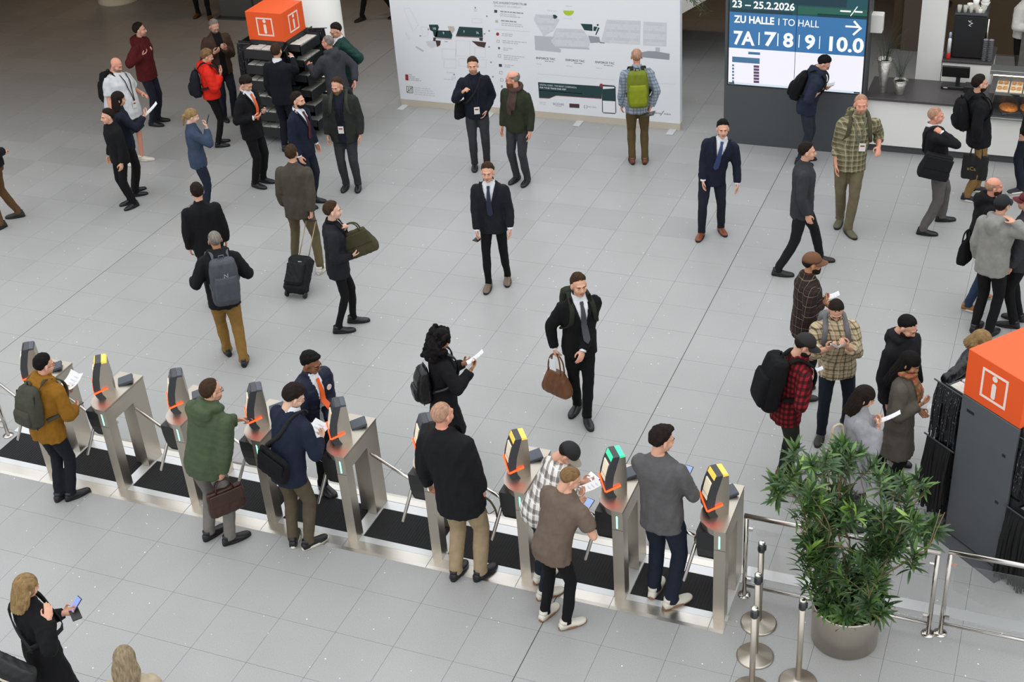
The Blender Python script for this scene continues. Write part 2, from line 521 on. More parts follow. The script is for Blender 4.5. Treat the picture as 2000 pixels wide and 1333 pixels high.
# ================================================================== GLASS BARRIERS
def barrier(x0, x1, y, label):
    r = empty('glass_barrier', (x0, y, 0)); L = x1-x0
    for x in (.0, L):
        MB().tube([(x, 0, .012), (x, 0, .93)], .021, 12).build('post', m_chrome, r, True)
        MB().lathe([(.06, 0), (.06, .008), (.022, .014)], (x, 0, 0), 20).build('foot_plate', m_chrome, r, True)
        for z in (.80, .20):
            MB().span((x+(.02 if x == 0 else -.06), -.012, z-.015), (x+(.06 if x == 0 else -.02), .012, z+.015)).build('clamp', m_chrome, r)
    MB().tube([(-.02, 0, .945), (L+.02, 0, .945)], .024, 12).build('handrail', m_chrome, r, True)
    MB().tube([(0, 0, .12), (L, 0, .12)], .015, 10).build('bottom_rail', m_chrome, r, True)
    MB().span((.05, -.005, .17), (L-.05, .005, .82)).build('glass_pane', m_glass, r)
    tag(r, label, 'barrier', 'glass panel barriers'); return r
barrier(-2.03, -.37, 9.36, 'glass barrier with steel handrail right behind the leafy potted plant')
barrier(-.27, 1.4, 9.40, 'glass barrier with steel handrail in front of the orange info kiosk')
barrier(-12.2, -10.72, 9.42, 'steel framed glass barrier at the left edge of the picture')
# ================================================================== BELT POSTS
def belt_post(u, v, label, z=.96):
    p = G(u, v, z); r = empty('belt_post', (p[0], p[1], 0))
    MB().lathe([(.165, 0), (.165, .012), (.15, .022), (.05, .034), (.03, .05)], n=32).build('base', m_steel, r, True)
    MB().tube([(0, 0, .03), (0, 0, .86)], .026, 16).build('pole', m_steel, r, True)
    MB().tube([(0, 0, .86), (0, 0, .945)], .031, 16).build('belt_cassette', m_dgrey if 'lead' not in label else m_chrome, r, True)
    MB().lathe([(.031, .945), (.03, .958), (.02, .964)], n=16).build('cap', m_chrome, r, True)
    for a in (0, 2.1, 4.2):
        MB().box((.034*math.cos(a), .034*math.sin(a), .905), (.014, .022, .05), rotz(a), .002).build('belt_clip', m_black, r)
    tag(r, label, 'belt post', 'belt posts by the plant'); return r
belt_post(1488, 1060, 'steel belt post nearest the glass barrier, left of the plant pot')
belt_post(1481, 1122, 'steel belt post in the middle of the line left of the plant pot')
belt_post(1474, 1188, 'steel belt post nearest the viewer in the line left of the plant pot')
belt_post(1568.5, 1172, 'steel belt post standing right against the plant pot')

# ================================================================== POTTED PLANT
m_leaf = mat('green_leaf', '567638', .38, var=.3, vscale=9)
m_leaf2 = mat('dark_leaf', '3a5630', .4, var=.25, vscale=8)
m_leaf3 = mat('young_leaf', '84a648', .4, var=.25, vscale=8)
m_bark = mat('pale_bark', '7d6a4e', .8, bump=.3, bscale=80)
m_soil = mat('dark_soil', '2a211a', .95, bump=.6, bscale=60)
def leaf_mesh(m, L=.135, w=.0125):
    b = MB(); n = 6; v = []; 
    for i in range(n):
        t = i/(n-1); ww = w*math.sin(PI*min(.97, t*.9+.06))**.8; z = -.30*L*t*t+.03*L; y = L*(t-.06*t*t)
        v += [(-ww, y, z+ww*.35), (0, y, z), (ww, y, z+ww*.35)]
    f = []
    for i in range(n-1):
        a = i*3
        f += [(a, a+1, a+4, a+3), (a+1, a+2, a+5, a+4)]
    b.add(v, f)
    return b
POT = G(1643, 1243)*0+np.array([-1.06, 8.96+.13, 0])
pot_root = empty('potted_plant', (POT[0], POT[1], 0))
MB().lathe([(.27, 0), (.29, .01), (.30, .40), (.30, .42), (.283, .42), (.275, .36)], n=48, cap=False).build('pot', m_steel, pot_root, True)
MB().lathe([(0.001, .0), (.27, 0)], n=32, cap=False).build('pot_bottom', m_steel, pot_root)
sb = MB(); sb.lathe([(.001, .375), (.12, .372), (.22, .362), (.278, .352)], n=32, cap=False)
sb.build('soil', m_soil, pot_root, True)
_pr = np.random.RandomState(5)
twigs = MB(); tips = []
nrm_ = lambda a: a/np.linalg.norm(a)
def grow(p, d, L, r, depth):
    pts = [p]; q = p.copy(); dd = d.copy()
    for i in range(4):
        dd = dd+_pr.normal(0, .10, 3); dd /= np.linalg.norm(dd); q = q+dd*L/4; pts.append(q.copy())
    twigs.tube(pts, list(np.linspace(r, r*.65, 5)), 6)
    if math.hypot(q[0], q[1]) > .50: dd = nrm_(dd-np.array([q[0], q[1], 0])*1.5)
    if math.hypot(q[0], q[1]) > .66: return
    if depth == 0:
        tips.append((q, dd)); return
    k = 2 if _pr.rand() < .45 else 3
    for i in range(k):
        a = _pr.rand()*2*PI; s = .32+.3*_pr.rand()
        nd = dd+s*np.array([math.cos(a), math.sin(a), .15]); nd /= np.linalg.norm(nd)
        grow(q, nd, L*(.62+.25*_pr.rand()), r*.62, depth-1)
    for q_ in (pts[2], pts[3]):
        if _pr.rand() < (.8 if depth < 2 else .55): tips.append((q_, nrm_(dd+_pr.normal(0, .5, 3))))
for i in range(12):
    a = 2*PI*i/12+_pr.rand()*.4
    out = np.array([math.cos(a), math.sin(a), 0])
    lean = .05+.34*_pr.rand()
    grow(np.array([.10*out[0], .10*out[1], .34]), (out*lean+np.array([0, 0, 1]))/math.hypot(1, lean), .47+.24*_pr.rand(), .013, 2)
for i in range(7):                                      # low side shoots that hang over the rim
    a = 2*PI*i/7-.4; out = np.array([math.cos(a), math.sin(a), 0])
    grow(np.array([.12*out[0], .12*out[1], .36]), (out*.7+np.array([0, 0, .65]))/math.hypot(.7, .65), .15, .008, 1)
twigs.build('stems', m_bark, pot_root, True)
lm = [leaf_mesh(m).mesh('leaf', m) for m in (m_leaf,)]
leafs = []
for (p, d) in tips:
    nl = _pr.randint(24, 36); x, y, dz = frame(d)
    for i in range(nl):
        t = i/nl; a = i*2.4+_pr.rand()*.5
        side = math.cos(a)*x+math.sin(a)*y
        op = 1.45-1.15*t+_pr.normal(0, .22)
        ld = math.sin(op)*side+math.cos(op)*d; ld /= np.linalg.norm(ld)
        base = p-d*(.17*(1-t))+d*.02
        up = d-ld*(d @ ld); up = up/np.linalg.norm(up) if np.linalg.norm(up) > 1e-3 else x
        rx = np.cross(ld, up); s = .75+.55*_pr.rand()
        leafs.append((base, np.array([rx, ld, up]).T*s, t))
world_leafs = sorted(leafs, key=lambda q: np.linalg.norm(q[0]+np.array([POT[0], POT[1], 0])-CP))
lmesh = [leaf_mesh(m).mesh('leaf', m, True) for m in (m_leaf, m_leaf2, m_leaf3)]
rest_l = MB(); lv, lf = leaf_mesh(None).data()
for k, (p, R, t) in enumerate(world_leafs):
    if k < 300:
        c = 2 if t > .8 and _pr.rand() < .5 else (1 if _pr.rand() < .45 else 0)
        link('leaf', lmesh[c], pot_root, M4(R, p))
    else:
        rest_l.mi = _pr.choice([0, 1, 1]); rest_l.add(lv @ R.T+p, lf)
tag(rest_l.build('leaf', [m_leaf, m_leaf2, m_leaf3], pot_root, True), kind='stuff')
tag(pot_root, 'bushy green plant in a round steel pot beside the turnstiles', 'potted plant')

# ================================================================== PILLARS AND OTHER BIG THINGS AT THE BACK
m_cream = mat('cream_pillar', 'cfc6b2', .6)
p = G(224, 8)
pl = MB().lathe([(.46, 0), (.46, .05), (.43, .06), (.43, 3.59)], (-19.75, 24.05, 0), 40)
tag(pl.build('pillar', m_cream, None, True), 'cream round pillar base at the top left edge', 'pillar')
pl = MB().lathe([(.46, 0), (.46, .06), (.43, .07), (.43, 9.0)], (-12.28, 20.1, 0), 48)
tag(pl.build('pillar', m_white, None, True), 'thick white round pillar behind the orange info cube', 'pillar')
pb = MB(); a = G(430, 36); 
pb.box((a[0]+.36, a[1]+.15, .75), (.78, .10, 1.5), rotz(.08), .01)
po = pb.build('info_board', mat('anthracite_panel', '4c4e4c', .5))
tag(po, 'dark grey upright panel behind the orange info cube, at the top edge', 'panel')
MB().box((a[0]+.36, a[1]+.15, .015), (.86, .4, .03), rotz(.08)).build('foot', m_dgrey, po)
# staircase at the back right of the map wall
st = empty('staircase', (-6.9, 22.5, 0))
m_st = mat('white_stair_side', 'e3e1dc', .6)
q = MB(); q.prism([(-1.2, -.10), (4.2, 3.24), (4.2, 3.66), (3.3, 3.66), (-1.2, 1.2), (-2.4, .5), (-2.4, 0), (-1.4, 0)], 'y', 0, .12)
q.build('stringer', m_st, st)
q = MB(); q.prism([(-1.2, -.10), (4.2, 3.24), (4.2, 3.66), (3.3, 3.66), (-1.2, 1.2), (-2.4, .5), (-2.4, 0), (-1.4, 0)], 'y', 1.9, 2.02); q.build('stringer', m_st, st)
for k in range(16):
    MB().span((-1.9+.32*k, .12, .16*k+.3), (-1.9+.32*k+.34, 1.9, .16*k+.36)).build('step', m_dgrey, st)
tag(st, 'white staircase flank rising behind the hall map wall', 'staircase')

# tree standing behind the right end of the map wall, its branches hang past the edge
tq = onY(1352, 14, 20.9)
tree = empty('indoor_tree', (tq[0]-.55, 20.9, 0))
MB().lathe([(.22, 0), (.26, .45), (.26, .48), (.22, .46)], n=28).build('pot', m_steel, tree, True)
tb_ = MB(); tr_ = np.random.RandomState(21); top_z = tq[2]
tb_.tube([(0, 0, .4), (.03, .02, 1.0), (.0, .0, 1.6), (.05, 0, 2.4)], [.035, .03, .025, .015], 8)
lb_ = []
for i in range(14):
    a_ = tr_.rand()*2*PI; z_ = 1.7+.8*tr_.rand(); o_ = np.array([math.cos(a_), .6*math.sin(a_), 0])
    if i < 6: o_ = np.array([1, .4*tr_.normal(), 0]); z_ = top_z+.1+.1*i
    P_ = [np.array([.02, 0, z_-.15]), np.array([.02, 0, z_])+o_*.28+np.array([0, 0, .12]), np.array([.02, 0, z_])+o_*.55-np.array([0, 0, .02]), np.array([.02, 0, z_])+o_*.72-np.array([0, 0, .22])]
    tb_.tube(P_, [.010, .008, .006, .003], 5)
    for t_ in np.linspace(.25, 1, 9):
        k_ = min(2, int(t_*3)); f_ = t_*3-k_; c_ = P_[k_]*(1-f_)+P_[k_+1]*f_ if k_ < 3 else P_[3]
        for s_ in range(2):
            d_ = nrm_(np.array([tr_.normal(0, .6), tr_.normal(0, .6), -.75])+o_*.3); x_, y_, _ = frame(d_)
            lb_.append((c_, np.array([x_, d_, np.cross(x_, d_)]).T*(.6+.4*tr_.rand())))
tb_.build('branches', m_bark, tree, True)
for c_, R_ in lb_: link('leaf', lmesh[1], tree, M4(R_, c_))
tag(tree, 'leafy tree whose branches hang past the right end of the hall map wall', 'tree')
# ================================================================== HALL MAP WALL
WY = 19.75
m_panel = mat('white_print_panel', 'eceef2', .55)
m_beige = mat('beige_plinth', 'c9bfae', .6)
wall = empty('map_wall', (-8.1, WY, 0)); tag(wall, 'large white hall plan display wall with beige plinth', 'display wall')
WO = np.array([-8.1, WY, 0])
MB().span((-2.53, 0, .115), (2.52, .12, 3.1)).build('panel', m_panel, wall)
MB().span((-2.53, .002, .0), (2.52, .118, .113)).build('plinth', m_beige, wall)
for x in (-2.45, -.82, .80, 2.4):
    MB().span((x-.06, -.22, 0), (x+.06, .30, .012), .004).build('foot', mat('grey_foot', 'c4c6c8', .5), wall)
def mz(x, y): return (750+x/3.3333, y/3.3333)
inks = {k: mat('ink_'+k, c, .6) for k, c in dict(green='1f3f40', beige='c6bcae', grey='bfc2c8', lgrey='d4d6dc', mid='9a9da6', red='9c2f36', brown='4a3330', lime='b5cc3a', dark='3b3f46', white='f0f0f2').items()}
def wpt(x, y, off=.002):
    q = onY(*mz(x, y), WY)
    return (q[0]-WO[0], -off, q[2])
def ink(pts, c, off=.002, name='print'):
    P = [wpt(x, y, off) for x, y in pts]
    b = MB(); b.add(P, [tuple(range(len(P)))])
    a = sum(P[i][0]*P[(i+1) % len(P)][2]-P[(i+1) % len(P)][0]*P[i][2] for i in range(len(P)))
    if a < 0: b.f = [b.f[0][::-1]]
    return b.build(name, inks[c], wall)
def line(pts, c, w=1.6, closed=False, name='print_line', off=.0022):
    P = [np.array(wpt(x, y, off)) for x, y in pts]
    if closed: P.append(P[0])
    b = MB(); h = w/3.333*.0095/2
    for p, q in zip(P[:-1], P[1:]):
        d = q-p; L = np.linalg.norm(d)
        if L < 1e-4: continue
        d /= L; nn = np.array([-d[2], 0, d[0]])*h
        b.add([p-nn, q-nn, q+nn, p+nn], [(0, 1, 2, 3)])
    return b.build(name, inks[c], wall)
def bars(x, y, widths, c='grey', lh=12, h=5, slope=.085):
    """unreadable small print: rows of short ink bars"""
    b = MB()
    for k, w in enumerate(widths):
        xx = x; yy = y+k*lh
        while xx < x+w-6:
            ww = min(10+((int(xx)*7+k*13) % 17), x+w-xx)
            P = [wpt(xx, yy+slope*(xx-x)), wpt(xx+ww, yy+slope*(xx+ww-x)), wpt(xx+ww, yy+h+slope*(xx+ww-x)), wpt(xx, yy+h+slope*(xx-x))]
            b.add(P[::-1], [(0, 1, 2, 3)]); xx += ww+4
    return b.build('small_print', inks[c], wall)
def wtext(body, x, y, wid, h, c, bold=.0):
    me = text_mesh(body, 1.0, bold); bw = max(v.co.x for v in me.vertices)-min(v.co.x for v in me.vertices)
    p = np.array(wpt(x, y, .0025)); q = np.array(wpt(x+wid, y+wid*.085, .0025))
    size = (wpt(x, y-h)[2]-p[2])/.69
    return letters(body, size, p, wall, inks[c], bold, sx=(q[0]-p[0])/(bw*size))
# overview plan on the left
ink([(292, 160), (350, 160), (358, 178), (350, 200), (345, 240), (325, 235), (318, 205), (300, 195)], 'green')
ink([(345, 197), (432, 200), (446, 228), (440, 252), (330, 243)], 'green')
ink([(490, 173), (641, 182), (644, 243), (468, 234)], 'green')
ink([(415, 170), (455, 172), (462, 195), (447, 216), (425, 204)], 'beige')
line([(335, 249), (440, 256)], 'red', 3); line([(468, 237), (644, 246)], 'red', 3)
ink([(322, 243), (338, 246), (335, 268), (320, 266)], 'brown'); ink([(335, 262), (370, 265), (366, 294), (345, 306)], 'brown')
ink([(272, 270), (330, 262), (340, 300), (312, 314), (285, 300)], 'lgrey')
ink([(570, 266), (666, 276), (655, 311), (610, 300)], 'brown'); ink([(620, 246), (644, 248), (642, 268), (622, 264)], 'green')
ink([(210, 300), (260, 330), (255, 338), (206, 308)], 'grey')
for t, x, y in (('10', 316, 192), ('9', 383, 222), ('7', 517, 213), ('7A', 600, 220)): wtext(t, x, y, 9*len(t), 14, 'white', .01)
for pl_ in ([(130, 60), (165, 50), (225, 160), (190, 205)], [(140, 210), (170, 250), (160, 258)], [(380, 316), (468, 322), (466, 386), (380, 380)], [(470, 262), (560, 268), (558, 368), (468, 362)],
            [(592, 308), (662, 314), (660, 376), (590, 370)], [(490, 380), (578, 386), (576, 438), (488, 430)], [(392, 386), (470, 392), (468, 445), (390, 440)], [(575, 120), (636, 124), (634, 150), (573, 146)],
            [(600, 385), (668, 390), (664, 440), (598, 434)], [(240, 175), (285, 178), (290, 230), (255, 238)]):
    line(pl_, 'lgrey', 1.6, True)
for x, y in ((590, 45), (665, 100), (650, 215), (680, 195), (692, 400), (705, 494), (680, 300), (452, 480), (232, 228), (284, 185)):
    ink([(x, y), (x+10, y+1), (x+9, y+11), (x-1, y+10)], 'mid')
bars(585, 60, (28, 24), 'lgrey', 10); bars(395, 268, (30,), 'mid', 10, 4); bars(408, 468, (50,), 'lgrey'); bars(390, 512, (60,), 'lgrey'); bars(440, 498, (40, 36), 'lgrey', 10)
# legend
wtext('DAS ANGEBOTSSPEKTRUM', 712, 22, 215, 14, 'mid', .012); wtext('PRODUCT ON DISPLAY', 715, 44, 178, 12, 'grey')
ink([(718, 64), (737, 65), (737, 83), (718, 82)], 'dark'); bars(757, 70, (150,), 'mid', 13, 8); bars(757, 88, (100, 130), 'grey')
ink([(724, 130), (742, 131), (743, 148), (725, 147)], 'beige'); bars(762, 130, (110,), 'mid', 13, 8); bars(764, 148, (140, 140), 'grey')
line([(724, 190), (950, 208)], 'grey', 1.4)
ink([(740+10*math.cos(t), 222+11*math.sin(t)) for t in np.linspace(0, 2*PI, 14)[:-1]], 'red'); bars(768, 216, (70, 75), 'grey')
line([(736, 260), (752, 261), (751, 277), (735, 276)], 'mid', 2, True); bars(772, 262, (165, 100), 'grey')
ink([(742, 312), (749, 304), (756, 313), (749, 324)], 'dark'); bars(776, 310, (60, 40), 'grey')
line([(744, 354), (760, 355), (760, 372), (744, 371)], 'mid', 2, True); bars(780, 358, (140, 100, 90), 'grey')
ink([(748, 416), (768, 418), (768, 436), (748, 434)], 'dark'); bars(785, 420, (60, 40), 'grey')
line([(752, 464), (770, 465), (770, 482), (752, 481)], 'mid', 2, True); line([(758, 512), (776, 513), (776, 530), (758, 529)], 'mid', 2, True)
ink([(762, 555), (774, 556), (774, 572), (762, 570)], 'mid'); ink([(765, 600), (776, 601), (776, 612), (765, 611)], 'lgrey')
# detailed plan on the right
ink([(985, 93), (1100, 98), (1142, 130), (1105, 200), (1040, 236), (976, 130)], 'lgrey', .0018); ink([(980, 232), (1050, 236), (1110, 240), (1085, 266), (1112, 300), (1152, 322), (1150, 341), (985, 326)], 'grey', .0019)
ink([(1120, 184), (1290, 190), (1346, 262), (1328, 322), (1112, 302), (1085, 266)], 'lgrey', .0018); ink([(1112, 302), (1330, 310), (1340, 322), (1118, 312)], 'grey')
ink([(1450, 128), (1672, 136), (1666, 292), (1412, 276)], 'lgrey', .0018); ink([(1690, 140), (1842, 148), (1838, 303), (1686, 295)], 'lgrey', .0018)
ink([(1330, 232), (1400, 240), (1410, 276), (1345, 280)], 'mid'); ink([(1678, 340), (1722, 332), (1770, 334), (1860, 350), (1858, 390), (1676, 372)], 'mid'); ink([(1768, 308), (1796, 310), (1795, 336), (1768, 334)], 'grey')
ink([(1280, 154), (1356, 158), (1358, 202), (1305, 196)], 'green'); ink([(1365, 172), (1390, 175), (1378, 202), (1363, 201)], 'green'); ink([(1100, 95), (1118, 97), (1131, 110), (1116, 123), (1101, 119)], 'green')
ink([(1384, 158), (1396, 156), (1399, 166), (1388, 170)], 'dark'); ink([(1394, 178), (1404, 182), (1382, 228), (1376, 226)], 'green'); ink([(1405, 276), (1436, 278), (1436, 282), (1405, 280)], 'dark')
for (x0, x1, ya, yb, nx, ny) in ((1000, 1110, 104, 196, 7, 6), (1120, 1310, 194, 296, 11, 6), (1450, 1665, 138, 282, 12, 8), (1694, 1836, 150, 292, 8, 8)):
    for i in range(nx):
        for j in range(ny):
            x = x0+(x1-x0)*i/nx; y = ya+(yb-ya)*j/ny+.05*(x-x0)
            if (i*5+j*3) % 7 == 0: continue
            w = (x1-x0)/nx*.72; h = (yb-ya)/ny*.62
            line([(x, y), (x+w, y), (x+w, y+h), (x, y+h)], 'white' if (i*3+j) % 3 else 'grey', 1.2, True, 'plan_stand')
ink([(1202+35*math.cos(t), 68+34*math.sin(t)) for t in np.linspace(0.05, PI-.02, 12)], 'lime'); bars(1182, 36, (40,), 'lgrey'); bars(1065, 66, (70,), 'lgrey', 10, 4); bars(1174, 118, (56,), 'lgrey', 10, 4)
for x, y in ((990, 383), (1182, 396), (1375, 410)): wtext('ENFORCE TAC', x, y, 124, 13, 'dark', .006); bars(x+56, y+12, (60,), 'mid', 10, 5); bars(x+4, y+30, (40,), 'lgrey', 10, 5)
line([(1000, 480), (1505, 521)], 'lgrey', 2); line([(1750, 540), (1900, 550)], 'lgrey', 2)
ink([(1003, 535), (1420, 562), (1417, 641), (1120, 620), (1075, 639), (1010, 635)], 'green')
line([(1010, 637), (1075, 641), (1120, 622), (1417, 643)], 'red', 3)
wtext('DIGITAL GUIDE - THE SMART COMPANION', 1014, 556, 238, 10, 'lgrey', .01); wtext('FOR YOUR TRADE FAIR VISIT', 1014, 574, 172, 10, 'white', .012); bars(1014, 586, (280,), 'mid', 8, 4, .08)
ink([(1418, 556), (1428, 551), (1498, 557), (1508, 566), (1512, 732), (1504, 742), (1430, 737), (1420, 728)], 'dark', .003)
ink([(1424, 564), (1504, 569), (1506, 660), (1424, 655)], 'green', .0036); ink([(1424, 655), (1506, 660), (1507, 736), (1426, 731)], 'white', .0036); ink([(1426, 562), (1500, 566), (1500, 575), (1426, 580)], 'white', .004)
ink([(1415+12*math.cos(t), 556+12*math.sin(t)) for t in np.linspace(0, 2*PI, 12)[:-1]], 'red', .004)
wtext('BLÜCHER', 1100, 682, 72, 14, 'mid', .01); bars(1118, 688, (38,), 'grey', 8, 4); bars(1012, 662, (50, 40), 'lgrey', 11, 5)
ink([(1207, 674), (1272, 678), (1272, 704), (1207, 700)], 'brown')
for s in (0, 1): line([(1314+10*math.cos(t), 695+12*math.sin(t)) for t in (np.linspace(2, 4.2, 6) if s == 0 else np.linspace(-1, 1.2, 6))], 'mid', 4)
bars(1330, 692, (55,), 'grey', 8, 6)
ink([(138, 484), (158, 486), (160, 524), (140, 522)], 'red'); bars(162, 484, (20, 50, 72, 80), 'grey', 11, 5)
line([(148, 562), (187, 565), (188, 605), (150, 602)], 'brown', 3, True); line([(152, 600), (186, 566)], 'brown', 3); line([(158, 572), (180, 574), (180, 594), (160, 592)], 'brown', 2, True); bars(200, 568, (100, 120, 130, 140), 'lgrey', 14, 6)
bars(1760, 732, (42,), 'mid', 8, 7); bars(1824, 738, (42,), 'mid', 8, 7); line([(1800, 752), (1822, 722)], 'dark', 3)

# ================================================================== LED TOTEM
TY = 19.45
def s4(x, y): return (1300+x/2.857, y/2.857)
def tp(x, y, off=.003):
    q = onY(*s4(x, y), TY); return np.array([q[0], TY-off, q[2]])
m_tot = mat('grey_totem', '55585b', .5, .3)
tot = empty('screen_totem', (-3.74, TY, 0)); tag(tot, 'grey screen pillar showing white hall numbers on blue', 'screen totem')
TO = np.array([-3.74, TY, 0])
x0, x1 = -4.79, -2.66
MB().span((x0-TO[0], .004, 0), (x1-TO[0], .36, 3.4)).build('housing', m_tot, tot)
SXL, SXR = tp(350, 465)[0], tp(1092, 525)[0]
zb = (tp(350, 465)[2]+tp(1092, 525)[2])/2; zw = (tp(352, 265)[2]+tp(1105, 315)[2])/2; zt = (tp(355, 62)[2]+tp(1110, 110)[2])/2
xm = (SXL+SXR)/2
def em(k, c, e=.9):
    m = mat('screen_'+k, c, .3, emit=e*.72); m.node_tree.nodes['Principled BSDF'].inputs['Base Color'].default_value = (.012, .012, .013, 1); return m
es = dict(teal=em('teal', '1d5560', .75), teal2=em('teal_dark', '173e48', .75), blue=em('blue', '3a78b0', .85), white=em('white', 'f2f0fb', .95), ink=em('ink', 'ffffff', 1.0), tab=em('tab', '4878a0', .8), pur=em('purple', '6a5070', .7), pale=em('pale', 'd8e4f2', .9), green=em('green', '2a6a58', .75))
def sq(xa, za, xb, zb_, c, off, name):
    b = MB(); b.span((xa-TO[0], -off, za), (xb-TO[0], -off+.002, zb_))
    return b.build(name, es[c], tot)
MB().span((SXL-.02-TO[0], -.004, zb-.02), (SXR+.02-TO[0], .006, 3.3)).build('bezel', m_black, tot)
for (a, b_) in ((SXL, xm-.004), (xm+.004, SXR)):
    sq(a, zb, b_, zw, 'white', .006, 'screen_field'); sq(a, zw, b_, zt, 'blue', .006, 'screen_field'); sq(a, zt, b_, 3.28, 'teal', .006, 'screen_field')
    sq(a, zb, b_, zb+.035, 'pale', .0075, 'screen_field')
for xa, za, xb, zc, c in ((SXL+1.02, zt+.03, SXR, zt+.14, 'green'), (SXL+.9, zt+.16, SXR-.3, zt+.34, 'teal2'), (SXL+.02, zt+.0, SXL+.95, zt+.05, 'teal2'), (xm+.3, zt+.0, SXR, zt+.05, 'teal2')):
    sq(xa, za, xb, zc, c, .0075, 'screen_picture')
def stext(body, xl, yl, xr, yr, cap, bold):
    p, q = tp(xl, yl, .009), tp(xr, yr, .009)
    me = text_mesh(body, 1.0, bold); bw = max(v.co.x for v in me.vertices)-min(v.co.x for v in me.vertices)
    size = (tp(xl, yl-cap)[2]-p[2])/.69
    p[2] = (p[2]+q[2])/2
    return letters(body, size, p-TO, tot, es['ink'], bold, sx=(q[0]-p[0])/(bw*size))
stext('23 – 25.2.2026', 372, 38, 720, 58, 38, .022)
stext('ZU HALLE', 384, 122, 608, 137, 38, .03); stext('I TO HALL', 626, 137, 852, 155, 38, .0)
stext('7A', 378, 245, 495, 250, 72, .028); stext('7', 548, 252, 615, 255, 74, .028); stext('8', 655, 258, 712, 262, 74, .03); stext('9', 775, 268, 832, 272, 74, .03); stext('10.0', 890, 278, 1082, 292, 76, .028)
for xx, yy in ((522, 250), (627, 256), (745, 264), (860, 272)):
    a, b_ = tp(xx-4, yy), tp(xx+4, yy-70); sq(a[0], a[2], b_[0], b_[2], 'ink', .009, 'bar')
a, b_ = tp(1003, 158), tp(1085, 152); sq(a[0], b_[2]-.010, b_[0], b_[2]+.016, 'ink', .009, 'arrow_shaft')
tip = tp(1090, 158, .009)-TO
for s in (1, -1):
    bb = MB(); bb.box(tip+np.array([-.05, 0, s*.045]), (.16, .003, .03), np.array([[.68, 0, s*.73], [0, 1, 0], [-s*.73, 0, .68]])); bb.build('arrow_head', es['ink'], tot)
a, b_ = tp(975, 62), tp(1035, 54); sq(a[0], a[2]-.006, b_[0], a[2]+.016, 'ink', .009, 'logo_bar'); a, b_ = tp(1055, 66), tp(1100, 58); sq(a[0], a[2]-.006, b_[0], a[2]+.016, 'ink', .009, 'logo_bar')
bb = MB(); bb.box((tp(1052, 62, .009)-TO), (.012, .003, .17), np.array([[.85, 0, .53], [0, 1, 0], [-.53, 0, .85]])); bb.build('logo_stroke', es['ink'], tot)
a, b_ = tp(372, 345), tp(525, 325); sq(a[0], a[2], tp(525, 355)[0], b_[2], 'tab', .009, 'table_head')
for k in range(6):
    a = tp(372, 362+18*k); sq(a[0], a[2]-.02, a[0]+.03, a[2]+.012, 'tab', .009, 'table_mark')
    a = tp(492, 366+17*k); sq(a[0], a[2]-.03, a[0]+.085, a[2]+.008, 'pur', .009, 'table_cell')
a, b_ = tp(462, 300), tp(528, 292); sq(a[0], a[2]-.005, b_[0], a[2]+.035, 'tab', .009, 'table_head')
for xx, yy in ((352, 462), (1050, 518)):
    a = tp(xx, yy); sq(a[0], zb+.004, a[0]+.09, zb+.026, 'teal2', .0095, 'screen_mark')
# ================================================================== CAFE COUNTER
m_cw = mat('white_counter_front', 'f4f3ef', .55)
m_ct = mat('dark_countertop', '4a4748', .4, var=.12, vscale=40)
m_kick = mat('grey_kickboard', '4c4c4e', .6)
CY = 19.60
ctr = empty('cafe_counter', (-2.66, CY, 0)); tag(ctr, 'long white cafe counter with dark worktop beside the screen pillar', 'counter')
MB().span((0, .03, .12), (1.80, .86, .85)).build('front_panel', m_cw, ctr)
MB().span((1.80, .03, .12), (4.4, .86, .70)).build('front_panel', m_cw, ctr)
MB().span((0, .07, 0), (4.4, .84, .118)).build('kickboard', m_kick, ctr)
MB().span((0, -.03, .852), (1.80, .86, .895), .004).build('worktop', m_ct, ctr)
# tall white cheek, raised back counter with white front
tag(MB().span((-2.05, 20.47, 0), (-1.68, 20.62, 3.3)).build('cafe_column', m_white), 'tall white panel rising behind the cafe worktop', 'panel')
bk = empty('back_counter', (-1.67, 20.47, 0)); tag(bk, 'raised white back counter carrying the coffee machine', 'counter')
MB().span((0, 0, 0), (.72, .7, 1.19)).build('front_panel', m_cw, bk); MB().span((-.01, -.02, 1.192), (.73, .72, 1.23), .003).build('worktop', m_ct, bk)
# back wall, door
tag(MB().span((-2.9, 24.2, 0), (6, 24.35, 3.5)).build('wall_cafe', m_brown), kind='structure')
MB().tube([(-1.95, 24.05, .9), (-1.95, 24.19, .9)], .04, 10).build('door_knob', m_black, bpy.data.objects['wall_cafe'])
MB().span((-2.72, 24.14, .0), (-2.04, 24.2, 2.2)).build('door_leaf', mat('brown_door', '63564a', .6), bpy.data.objects['wall_cafe'])
# wall box beside the screen
bx = MB(); bx.span((-2.655, 19.62, 1.92), (-2.47, 19.80, 2.28), .01)
q = onY(1711, 48, 19.6)
tag(MB().span((q[0]-.10, 19.62, q[2]-.14), (q[0]+.09, 19.78, q[2]+.14), .01).build('wall_box', mat('white_plastic', 'dcdad4', .5)), 'small white box mounted on the side of the screen pillar', 'wall box')
